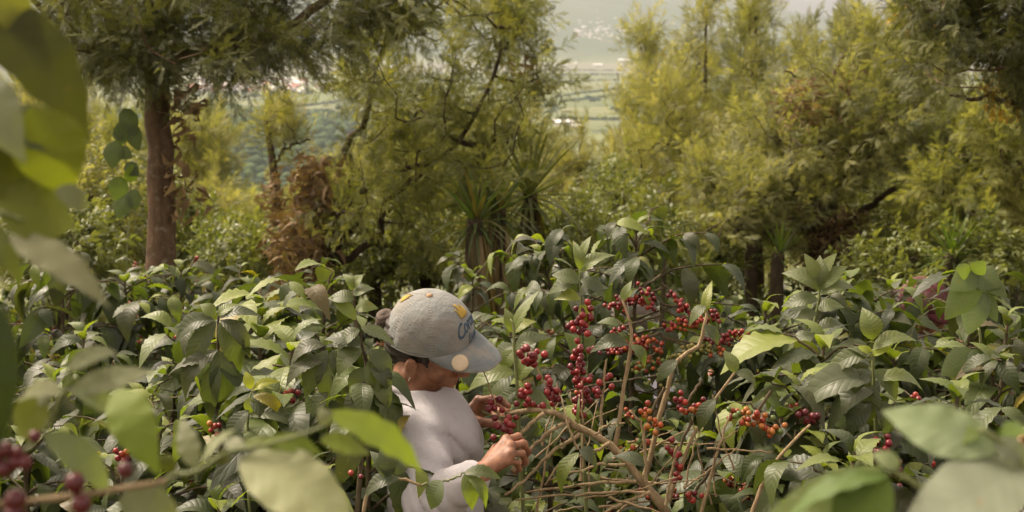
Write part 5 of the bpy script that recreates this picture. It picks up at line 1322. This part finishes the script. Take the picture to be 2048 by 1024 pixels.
# leaves on the shoots
for i, a in enumerate([((1245, 603), (1262, 560), 22, LT, 3.55), ((1240, 650), (1195, 640), 26, MD, 3.5), ((1258, 690), (1180, 690), 30, DK, 3.5), ((1262, 690), (1300, 730), 28, MD, 3.5),
                       ((1410, 626), (1420, 560), 20, YG_, 3.6), ((1408, 650), (1440, 690), 26, DK, 3.5), ((1431, 798), (1392, 860), 34, DK, 3.5), ((1470, 745), (1520, 770), 30, MD, 3.5), ((1470, 745), (1455, 700), 26, LT, 3.5),
                       ((1412, 612), (1370, 640), 30, MD, 3.55), ((1354, 721), (1310, 760), 32, DK, 3.5), ((1290, 930), (1230, 905), 36, DK, 3.45), ((1155, 850), (1158, 790), 6, LT, 3.5)]): L_(FB, *a[:4], a[4], i)
L_(FB, (1158, 905), (1108, 985), 34, LT, 3.3, 3); L_(FB, (1158, 900), (1205, 925), 40, DK, 3.3, 4)
# cherries hanging by the hands
for (x, y, n, sp, t) in [(1018, 845, 17, .017, 3.47), (990, 806, 5, .010, 3.5), (1062, 708, 11, .014, 3.5), (1058, 724, 6, .010, 3.5), (1094, 772, 9, .013, 3.5), (1100, 797, 8, .011, 3.5), (1050, 795, 8, .011, 3.5), (1052, 783, 3, .008, 3.5), (1200, 765, 6, .011, 3.55), (1195, 785, 3, .008, 3.55), (992, 884, 2, .006, 3.3)]:
    cherries_at(FB, P(x, y, t), n, sp, RED[:3], r, .0083)
line_px(FB, [(1110, 830), (1095, 780), (1075, 740), (1062, 700)], 3.51, .0034, .002, M_TWIG); line_px(FB, [(1066, 822), (1052, 800), (1045, 785)], 3.51, .003, .002, M_TWIG)
line_px(FB, [(1040, 824), (1020, 835), (985, 832), (965, 822)], 3.53, .003, .002, M_GREENTWIG)

# upright cherry-laden shoot
b = P(1165, 900, 3.62); US = empty('coffee_shrub', (b[0] + .03, b[1], G(b[0], b[1])), 'upright coffee shoot strung with dark red cherries beside the cap brim', 'coffee shrub')
line_px(US, [(1180, 1240), (1170, 1000), (1163, 850), (1160, 700), (1160, 600), (1158, 520)], 3.6, .006, .0028, M_GREENTWIG)
for y, n, sp in [(y_, max(3, int(n_ * .85)), s_ * .78) for y_, n_, s_ in [(622, 9, .012), (640, 10, .013), (657, 8, .012), (690, 7, .012), (718, 8, .012), (735, 6, .011), (752, 7, .011), (770, 9, .012), (790, 8, .012), (812, 6, .011), (827, 7, .011)]]:
    cherries_at(US, P(1159 + r.normal(0, 4), y, 3.58), n, sp, RED[:3], r, .0084)
for i, a in enumerate([((1160, 545), (1225, 498), 34, LT), ((1160, 540), (1150, 480), 24, LT), ((1158, 560), (1095, 565), 40, MD), ((1160, 565), (1105, 545), 34, MD), ((1160, 560), (1215, 590), 40, DK), ((1160, 600), (1110, 590), 30, YG_),
                       ((1160, 610), (1185, 650), 28, YG_), ((1160, 590), (1210, 560), 38, DK), ((1160, 520), (1180, 470), 22, LT)]): L_(US, *a, 3.58, i + 2)
# leafy light green shoot right of the brim
b = P(1040, 900, 3.75); GS = empty('coffee_shrub', (b[0], b[1], G(b[0], b[1])), 'light green leafy coffee shoot between the cap brim and the cherry shoot', 'coffee shrub')
line_px(GS, [(1050, 1240), (1045, 1000), (1040, 850), (1030, 740), (1028, 660), (1022, 640)], 3.72, .006, .003, M_GREENTWIG)
for i, a in enumerate([((1025, 665), (1075, 575), 28, LT), ((1025, 665), (1012, 615), 26, LT), ((1025, 665), (1068, 635), 30, YG_), ((1030, 700), (1095, 660), 38, MD), ((1030, 720), (1100, 745), 44, MD), ((1030, 740), (960, 800), 50, MD), ((1032, 745), (930, 770), 46, LT),
                       ((1030, 700), (1000, 745), 34, LT), ((1035, 780), (975, 830), 44, MD), ((1036, 790), (1110, 800), 44, MD), ((1038, 820), (1000, 880), 44, MD), ((1040, 850), (990, 905), 40, DK), ((1035, 760), (1090, 690), 40, LT), ((1040, 840), (1085, 880), 40, DK), ((1028, 690), (975, 715), 36, MD), ((1040, 880), (1110, 930), 44, DK), ((1040, 900), (985, 960), 44, DK)]): L_(GS, *a, 3.74 + .02 * (i % 3), i)
# sprig crossing in front of the sweater
b = P(770, 1010, 2.95); SP = empty('coffee_shrub', (b[0], b[1], G(b[0], b[1])), 'coffee sprig crossing in front of the sweater at the elbow', 'coffee shrub')
line_px(SP, [(700, 1300), (730, 1000), (770, 952), (800, 958), (845, 971)], 2.95, .0045, .0028, M_TWIG); line_px(SP, [(845, 971), (890, 962), (930, 946)], 2.95, .0028, .002, M_GREENTWIG)
for i, a in enumerate([((928, 946), (1004, 948), 26, MD), ((928, 948), (952, 1022), 34, LT), ((935, 950), (985, 1010), 30, LT), ((885, 962), (845, 1012), 46, (.085, .11, .05)), ((780, 955), (765, 885), 30, DK), ((775, 955), (745, 900), 34, DK), ((800, 958), (720, 985), 34, DK), ((795, 950), (800, 900), 34, DK)]): L_(SP, *a, 2.94, i + 1)
cherries_at(SP, P(712, 942, 2.98), 2, .012, RED, r, .006)
# tiers of cherries under the tallest shrub
for (x0, y0, x1, y1, n, cols) in [(1215, 610, 1310, 602, 38, RED), (1268, 575, 1300, 590, 10, RED), (1345, 590, 1375, 625, 22, RED), (1385, 640, 1440, 632, 20, RED), (1205, 705, 1300, 690, 46, ORANGE[:2] + RED), (1330, 655, 1400, 640, 30, ORANGE[:2] + RED[:1]),
        (1410, 690, 1490, 665, 30, RED), (1420, 705, 1450, 700, 10, ORANGE), (1250, 735, 1325, 722, 30, GREEN + ORANGE), (1335, 715, 1430, 695, 34, GREEN), (1240, 690, 1330, 690, 30, ORANGE), (1290, 765, 1350, 752, 18, GREEN), (1225, 655, 1250, 672, 10, RED),
        (1295, 815, 1305, 860, 14, ORANGE), (1275, 860, 1290, 905, 10, ORANGE + GREEN), (1350, 800, 1400, 825, 18, ORANGE + RED), (1345, 880, 1362, 960, 16, RED), (1465, 822, 1560, 860, 44, ORANGE + GREEN[:1]), (1190, 775, 1130, 790, 10, ORANGE[:2]), (1380, 985, 1400, 1000, 8, RED)]:
    tt = 4.62 if y0 < 780 else 3.55
    o, q_ = line_px(S4, [(1322 if y0 < 780 else (x0 + x1) / 2 + 30, min(y0, y1) - 25 if y0 < 780 else y0 - 40), (x0 * .5 + x1 * .5, (y0 + y1) / 2 - 6), (x0 if abs(x0 - 1322) > abs(x1 - 1322) else x1, max(y0, y1))], tt, .0045, .002, M_STEM)
    for k in range(max(1, n // 6)):
        f = (k + .5) / max(1, n // 6); cherries_at(S4, P(x0 * (1 - f) + x1 * f, y0 * (1 - f) + y1 * f, tt - .02), 6, .0105, cols, r, .0074)
line_px(S4, [(1340, 1200), (1325, 1000), (1318, 800), (1322, 640), (1330, 520)], 4.85, .014, .007, M_STEM, 'stem')
# leaves lying over the cap's back and the shoulder
b = P(735, 700, 3.3); SB = empty('coffee_shrub', (b[0], b[1], G(b[0], b[1])), 'broad-leaved coffee branch overlapping the back of the cap', 'coffee shrub')
line_px(SB, [(700, 1250), (722, 900), (735, 760), (725, 700), (712, 640), (706, 575)], 3.28, .007, .003, M_STEM)
for i, a in enumerate([((722, 655), (793, 684), 40, MD), ((735, 700), (790, 752), 40, DK), ((738, 720), (762, 800), 40, MD), ((740, 730), (792, 775), 44, DK), ((728, 735), (695, 800), 44, MD), ((745, 760), (782, 815), 38, LT), ((748, 750), (735, 815), 40, LT),
                       ((725, 700), (665, 745), 46, MD), ((722, 690), (655, 660), 44, DK), ((720, 660), (660, 690), 44, MD), ((712, 640), (665, 590), 30, LT), ((710, 620), (755, 610), 30, LT), ((706, 590), (745, 570), 30, MD), ((706, 580), (690, 545), 24, LT), ((708, 600), (660, 580), 34, MD), ((706, 575), (725, 548), 22, LT), ((735, 770), (690, 850), 46, DK), ((732, 790), (770, 860), 44, DK), ((728, 830), (680, 900), 46, DK), ((728, 850), (765, 920), 42, DK)]): L_(SB, *a, 3.26, i)

for (bx, by, t_, lab, lv) in [(437, 700, 3.7, 'tall shoot with long hanging grey leaves, well left of the cap', [(432, 642, 366, 745, 46), (438, 645, 488, 745, 46), (430, 640, 338, 672, 38), (440, 640, 512, 700, 40), (436, 632, 470, 600, 26), (430, 632, 402, 606, 26), (440, 636, 520, 622, 32), (436, 700, 350, 790, 42), (438, 700, 462, 838, 50), (436, 720, 400, 850, 46), (438, 730, 520, 810, 40), (434, 720, 330, 735, 40)]),
        (657, 780, 3.42, 'shoot with bright folded tip and broad hanging leaves near the sweater back', [(655, 700, 602, 795, 46), (660, 705, 656, 822, 50), (664, 700, 690, 770, 34), (652, 690, 566, 722, 40), (662, 690, 760, 690, 40), (656, 690, 640, 672, 16), (662, 688, 668, 664, 14), (652, 720, 560, 760, 40), (662, 740, 725, 800, 44), (656, 780, 600, 860, 46), (660, 800, 700, 880, 46), (655, 830, 560, 870, 44)])]:
    b = P(bx, by, t_); HS = empty('coffee_shrub', (b[0], b[1], G(b[0], b[1])), lab, 'coffee shrub')
    line_px(HS, [(bx + 12, 1260), (bx + 6, 1000), (bx, by + 60), (bx, by - 70)], t_, .008, .003, M_STEM)
    for i, a in enumerate(lv): L_(HS, a[:2], a[2:4], a[4], (LT if a[4] < 27 else YG_) if a[4] < 30 else (DK, MD, DK, (.055, .062, .030))[i % 4], t_ - .03, i)
b = P(505, 800, 3.4); YT = empty('coffee_shrub', (b[0], b[1], G(b[0], b[1])), 'small bright yellow shoot tip between the two hanging-leaf shoots', 'coffee shrub')
line_px(YT, [(500, 1250), (500, 1000), (496, 850), (502, 785)], 3.4, .005, .002, M_GREENTWIG)
for i, a in enumerate([((502, 778), (492, 742), 24, (.26, .27, .03)), ((504, 780), (556, 756), 18, (.26, .27, .03)), ((502, 782), (545, 770), 16, (.22, .24, .04)), ((506, 792), (580, 826), 32, (.20, .17, .02)), ((500, 795), (496, 832), 24, (.14, .16, .05)), ((500, 800), (560, 860), 40, DK), ((498, 820), (450, 890), 40, DK), ((500, 830), (610, 850), 46, MD)]): L_(YT, *a, 3.38, i)
for x, y in ((480, 850), (430, 856), (590, 792), (510, 845), (470, 868)): cherries_at(YT, P(x, y, 3.5), 5, .010, RED + ORANGE, r, .0075)

# ------------------------------------------------------------------ heart-leaved vines
def heart_mesh():
    n = 14; u = np.linspace(0, 1, n); hw = .52 * np.sin(np.pi * u ** .62) ** .8; hw[-1] = .002
    V, F = [], []
    for i, (q, w_) in enumerate(zip(u, hw)):
        back = -.16 * math.exp(-(q / .12) ** 2)
        for s in (-1, -.5, 0, .5, 1): V.append([q + back * abs(s) * 1.2, s * w_, -.18 * q * q + .16 * abs(s) * w_ - .22 * s * s * w_])
    i = np.arange(n - 1)[:, None] * 5; j = np.arange(4)[None]; F = np.stack([i + j, i + 5 + j, i + 6 + j, i + j + 1], -1).reshape(-1, 4)
    uv = [[q, s * .5 + .5] for q in u for s in (-1, -.5, 0, .5, 1)]
    return mesh('leaf', np.array(V), F, leaf_material('vine leaf', 'object', vein=.22, rough=.5, trans=.4), uv=np.array(uv))
HEART = heart_mesh()
def vine(label, pts, t, leaves, r0=.004, loc_g=True, col=(.09, .13, .04)):
    b = P(*pts[0], t); v = empty('climbing_vine', (b[0], b[1], G(b[0], b[1]) if loc_g else b[2]), label, 'vine')
    q0 = np.array([b[0], b[1], G(b[0], b[1])]); q = smooth_line(np.vstack([q0, px_line(pts, t)]), 30); V, F, uv = tube(q - np.array(v.location), r0, 5); obj('stem', mesh('stem', V, F, M_GREENTWIG), v)
    for i, (bx, by, tx, ty, w_) in enumerate(leaves):
        o = leaf_at(v, P(bx, by, t - .06), P(tx, ty, t - .10), w_ * t / FPX * .40 / 1.04, np.array(col) * r.uniform(.8, 1.3), up=nrm([r.normal(0, .3), -1, .5]), me=HEART)
vine('heart-leaved vine hanging left of the reddish trunk', [(255, 560), (262, 400), (250, 300), (258, 225)], 9.2, [(250, 225, 268, 270, 40), (245, 250, 240, 290, 34), (262, 255, 275, 300, 34), (228, 290, 222, 335, 44), (240, 360, 230, 400, 40), (250, 395, 232, 435, 44), (262, 360, 265, 330, 30), (255, 330, 275, 350, 30), (240, 300, 262, 315, 28), (265, 385, 268, 420, 34), (232, 262, 246, 280, 26)], col=(.055, .078, .020))
vine('large heart-leaved vine draped over the dark shrub by the edge', [(1960, 760), (1950, 650), (1952, 560), (1948, 545)], 4.3, [(1950, 548, 1905, 575, 52), (1955, 548, 2000, 570, 56), (1950, 560, 1895, 635, 58), (1960, 590, 1935, 665, 56), (1975, 560, 2015, 590, 40), (1948, 545, 1968, 525, 34), (1945, 712, 1888, 745, 62), (1950, 705, 1980, 740, 56), (1965, 590, 1995, 640, 36), (1940, 548, 1918, 535, 34)], col=(.085, .11, .045))

# upright leafy shoot and bright tip, right
b = P(1640, 640, 4.4); RS = empty('coffee_shrub', (b[0], b[1], G(b[0], b[1])), 'open olive green shoot with upright leaves under the vine-hung tree', 'coffee shrub')
line_px(RS, [(1590, 1150), (1600, 800), (1618, 720), (1630, 640), (1640, 590), (1638, 560)], 4.4, .009, .004, M_GREENTWIG)
for i, a in enumerate([((1638, 575), (1640, 510), 34, (.09, .11, .035)), ((1640, 580), (1690, 525), 34, (.09, .11, .035)), ((1638, 580), (1575, 535), 38, (.09, .11, .035)), ((1640, 590), (1710, 560), 36, (.08, .10, .03)), ((1636, 600), (1570, 590), 36, MD), ((1636, 620), (1690, 610), 34, (.09, .11, .035)), ((1634, 625), (1590, 640), 32, MD), ((1632, 660), (1700, 650), 36, MD), ((1630, 670), (1570, 690), 36, MD), ((1640, 565), (1665, 500), 28, (.11, .13, .04)), ((1638, 565), (1612, 505), 28, (.11, .13, .04)), ((1625, 700), (1680, 720), 36, DK), ((1620, 720), (1560, 740), 36, DK)]): L_(RS, *a, 4.35, i)
b = P(1745, 740, 3.7); BT = empty('coffee_shrub', (b[0], b[1], G(b[0], b[1])), 'bright yellow-green shoot above the blurred pale leaves', 'coffee shrub')
line_px(BT, [(1760, 1200), (1755, 900), (1748, 760), (1745, 700)], 3.7, .007, .003, M_GREENTWIG)
for i, a in enumerate([((1745, 712), (1718, 690), 24, (.26, .30, .04)), ((1747, 712), (1785, 680), 26, (.26, .30, .04)), ((1745, 680), (1730, 615), 40, LT), ((1745, 700), (1830, 660), 38, LT), ((1745, 705), (1640, 720), 40, MD), ((1748, 740), (1800, 800), 44, MD), ((1742, 740), (1690, 790), 44, DK), ((1750, 760), (1860, 770), 40, LT), ((1745, 770), (1730, 850), 46, DK), ((1748, 800), (1800, 880), 46, DK), ((1740, 800), (1690, 870), 46, DK), ((1748, 720), (1700, 690), 30, MD), ((1745, 760), (1580, 800), 56, (.10, .115, .07)), ((1750, 780), (1640, 850), 50, (.10, .115, .07))]): L_(BT, *a, 3.66, i)
cherries_at(BT, P(1622, 832, 3.6), 8, .012, [(.10, .008, .014)], r, .009); cherries_at(BT, P(1760, 905, 3.6), 14, .02, [(.10, .008, .012)], r, .009); cherries_at(BT, P(1775, 930, 3.6), 14, .022, [(.08, .007, .012)], r, .009); cherries_at(BT, P(1765, 880, 3.6), 3, .009, [(.2, .01, .02)], r, .009)

# ------------------------------------------------------------------ foreground sprigs, out of focus
FGM = [mesh('leaf', *leaf_shape(20, 8, .2, .12 + .04 * s, .15 + .1 * s, .18, .03, 4.5, 40 + s)[:2], M_FGLEAF, uv=leaf_shape(20, 8, .2, .12 + .04 * s, .15 + .1 * s, .18, .03, 4.5, 40 + s)[2]) for s in range(4)]
def fg(label, base, t, wood, leaves, cher=()):
    b = P(*base, t); gz = G(b[0], b[1]); root = empty('coffee_shrub', (b[0], b[1], gz), label, 'coffee shrub'); RL = np.array(root.location)
    V, F, uv = tube(smooth_line([[b[0], b[1], gz], b * .5 + np.array([b[0] + .03, b[1] - .02, gz]) * .5, b], 12) - RL, np.linspace(.010, .005, 13)[:len(smooth_line([[b[0], b[1], gz], b, b], 12))] if False else .006, 8); obj('stem', mesh('stem', V, F, M_GREENTWIG), root)
    for pts, r0, r1, mt in wood: line_px(root, pts, t, r0 * .62, r1 * .62, mt, 'branch', 8, .0004)
    for i, (bx, by, tx, ty, w_, col, roll, dt) in enumerate(leaves):
        mid_ = P((bx + tx) / 2, (by + ty) / 2, t); leaf_at(root, P(bx, by, t), P(tx, ty, t + dt), w_ * t / FPX, col, up=nrm(CAM - mid_) + np.array([0, 0, .45]), roll=roll, me=FGM[i % 4], arch=.6)
    for x, y, rp, c in cher:
        o = obj('cherry', CHERRY_ME, root, color=c); o.location = P(x, y, t - .01) - RL; s = rp * .84 * t / FPX; o.scale = (s, s, s)
PALE = (.14, .15, .075); OL = (.065, .072, .006); OLD = (.036, .038, .003); YEL = (.14, .14, .02); CR = (.085, .009, .012)
fg('big blurred branch of broad olive leaves hanging in at the upper corner', (-70, 420), .95,
   [([(-70, 430), (-60, 300), (-50, 100), (-60, -80)], .004, .003, M_GREENTWIG), ([(-65, 400), (-10, 420), (45, 440)], .003, .002, M_GREENTWIG)],
   [(-40, -60, 75, 95, 100, YEL, .2, .03), (-80, -10, 202, 268, 160, OLD, .3, .05), (-70, 140, 40, 310, 110, (.16, .17, .11), -.2, -.02), (-20, 240, 185, 305, 110, (.07, .08, .03), .3, .03), (60, 215, 140, 395, 150, (.13, .145, .012), -.2, .02),
    (-60, 330, 65, 385, 120, OLD, .1, .02), (-10, 420, 160, 440, 150, (.085, .095, .010), .1, .03), (110, 380, 185, 415, 50, PALE, .0, .02), (20, 470, 222, 605, 90, (.15, .15, .08), .3, -.02), (-60, 430, 45, 560, 60, (.09, .10, .035), 0, 0), (-50, 560, 12, 900, 90, (.03, .045, .012), .2, 0)])
fg('blurred sprig with pale leaves and red cherries in the lower corner', (-20, 1010), .98,
   [([(-20, 1012), (80, 1000), (200, 985), (330, 962)], .0042, .003, M_TWIG), ([(60, 895), (95, 850), (120, 795), (135, 770), (137, 735)], .0030, .002, M_GREENTWIG), ([(-40, 1000), (-10, 940), (60, 895)], .0034, .003, M_GREENTWIG)],
   [(137, 790, 318, 735, 62, PALE, .1, .05), (132, 745, 240, 690, 40, PALE, .2, .05), (150, 785, 250, 830, 52, (.20, .23, .12), .2, .03), (232, 780, 308, 935, 92, (.14, .185, .025), -.2, -.03), (95, 845, 285, 872, 18, PALE, .9, .05),
    (85, 865, 232, 985, 72, (.17, .20, .10), .2, .02), (125, 785, 20, 790, 60, OL, -.1, .04), (100, 800, 15, 880, 80, (.15, .17, .03), .2, .02), (120, 800, 165, 830, 46, OL, .1, .04), (100, 805, 78, 790, 34, PALE, 0, 0),
    (235, 1000, 380, 1060, 95, PALE, .1, .02), (0, 960, 40, 900, 40, OLD, 0, 0)],
   [(250, 940, 19, CR), (150, 966, 25, CR), (163, 1008, 24, CR), (70, 873, 15, CR), (12, 900, 19, CR), (30, 925, 17, CR), (50, 925, 18, CR), (8, 938, 18, CR), (35, 905, 16, CR), (30, 1000, 26, CR), (28, 1030, 26, CR), (-8, 915, 19, CR)])
fg('blurred pale leaves spreading in front of the sweater back', (330, 1060), 1.02,
   [([(330, 1060), (335, 960), (400, 940), (455, 905), (520, 890)], .0036, .0022, M_GREENTWIG), ([(520, 890), (600, 870), (655, 850)], .0022, .0018, M_GREENTWIG)],
   [(393, 938, 362, 832, 48, PALE, .2, .02), (405, 925, 468, 850, 24, (.20, .22, .11), .6, .02), (490, 905, 445, 870, 34, PALE, 0, .02), (455, 910, 600, 880, 30, (.18, .21, .07), .4, .03), (480, 915, 720, 1060, 150, (.26, .27, .15), .1, -.02),
    (650, 826, 862, 935, 66, (.20, .25, .035), .2, .04), (660, 850, 640, 815, 34, PALE, 0, .0), (520, 890, 655, 895, 44, (.12, .155, .02), .2, .02), (640, 880, 745, 905, 56, (.13, .16, .02), .2, .02), (340, 945, 330, 905, 40, OL, .3, .0), (460, 900, 430, 930, 30, OL, 0, 0)])
fg('blurred grey-green leaves filling the lower corner by the woven sack', (2090, 1000), .98,
   [([(2090, 1005), (2040, 930), (1995, 880), (1960, 860)], .004, .003, M_GREENTWIG), ([(1980, 1100), (1880, 1000), (1800, 950), (1770, 930)], .004, .003, M_GREENTWIG)],
   [(2000, 900, 1762, 818, 105, (.20, .25, .14), .15, .04), (2060, 935, 1790, 1060, 175, (.17, .19, .13), -.2, -.02), (1765, 935, 1520, 1050, 90, (.18, .22, .11), .5, .03), (1780, 950, 1560, 1010, 60, (.07, .115, .02), -.4, .0), (1775, 950, 1660, 1060, 120, (.09, .135, .02), .1, .0),
    (1800, 930, 1745, 905, 40, (.20, .24, .12), 0, .0), (1985, 880, 2070, 945, 60, (.18, .20, .13), .1, .0), (1960, 870, 1850, 870, 60, (.09, .13, .02), .3, .05), (2000, 870, 2080, 860, 50, (.10, .15, .02), 0, .05), (1900, 985, 2020, 960, 50, (.10, .14, .02), .2, .05)],
   [(1890, 1020, 10, CR)])

# leaf litter
r = np.random.default_rng(5); lit = []
for _ in range(2600):
    y = r.uniform(2.2, 9); x = r.uniform(-.42, .42) * (y + 1)
    d = [r.normal(), r.normal(), r.normal(0, .25)]; l = r.uniform(.05, .13)
    lit.append((mat4([x, y, G(x, y) + .015], d, np.array([r.normal(0, .35), r.normal(0, .35), 1.]), l, l, l), np.array([.16, .11, .06]) * r.uniform(.4, 1.5)))
tag(obj('leaf_litter', massed(lit, LOWLEAF, 'leaf_litter', M_DRYT)), 'dry brown fallen leaves on the soil under the coffee shrubs', 'leaf litter', kind='stuff')
wd = []
for _ in range(260):
    y = r.uniform(2.6, 7); x = r.uniform(-.4, .4) * (y + 1); p = np.array([x, y, G(x, y)]); h = r.uniform(.2, .7); d = r.normal(0, .25, 2)
    wd.append(([p, p + [d[0] * h * .5, d[1] * h * .5, h * .55], p + [d[0] * h, d[1] * h, h]], [.005, .004, .002]))
tag(obj('undergrowth_stalks', wood_mesh(wd, M_TWIG, 4)), 'thin dry stalks standing under the coffee shrubs', 'stalks', kind='stuff')
print('leaves', NLEAF, 'objects', len(bpy.data.objects))
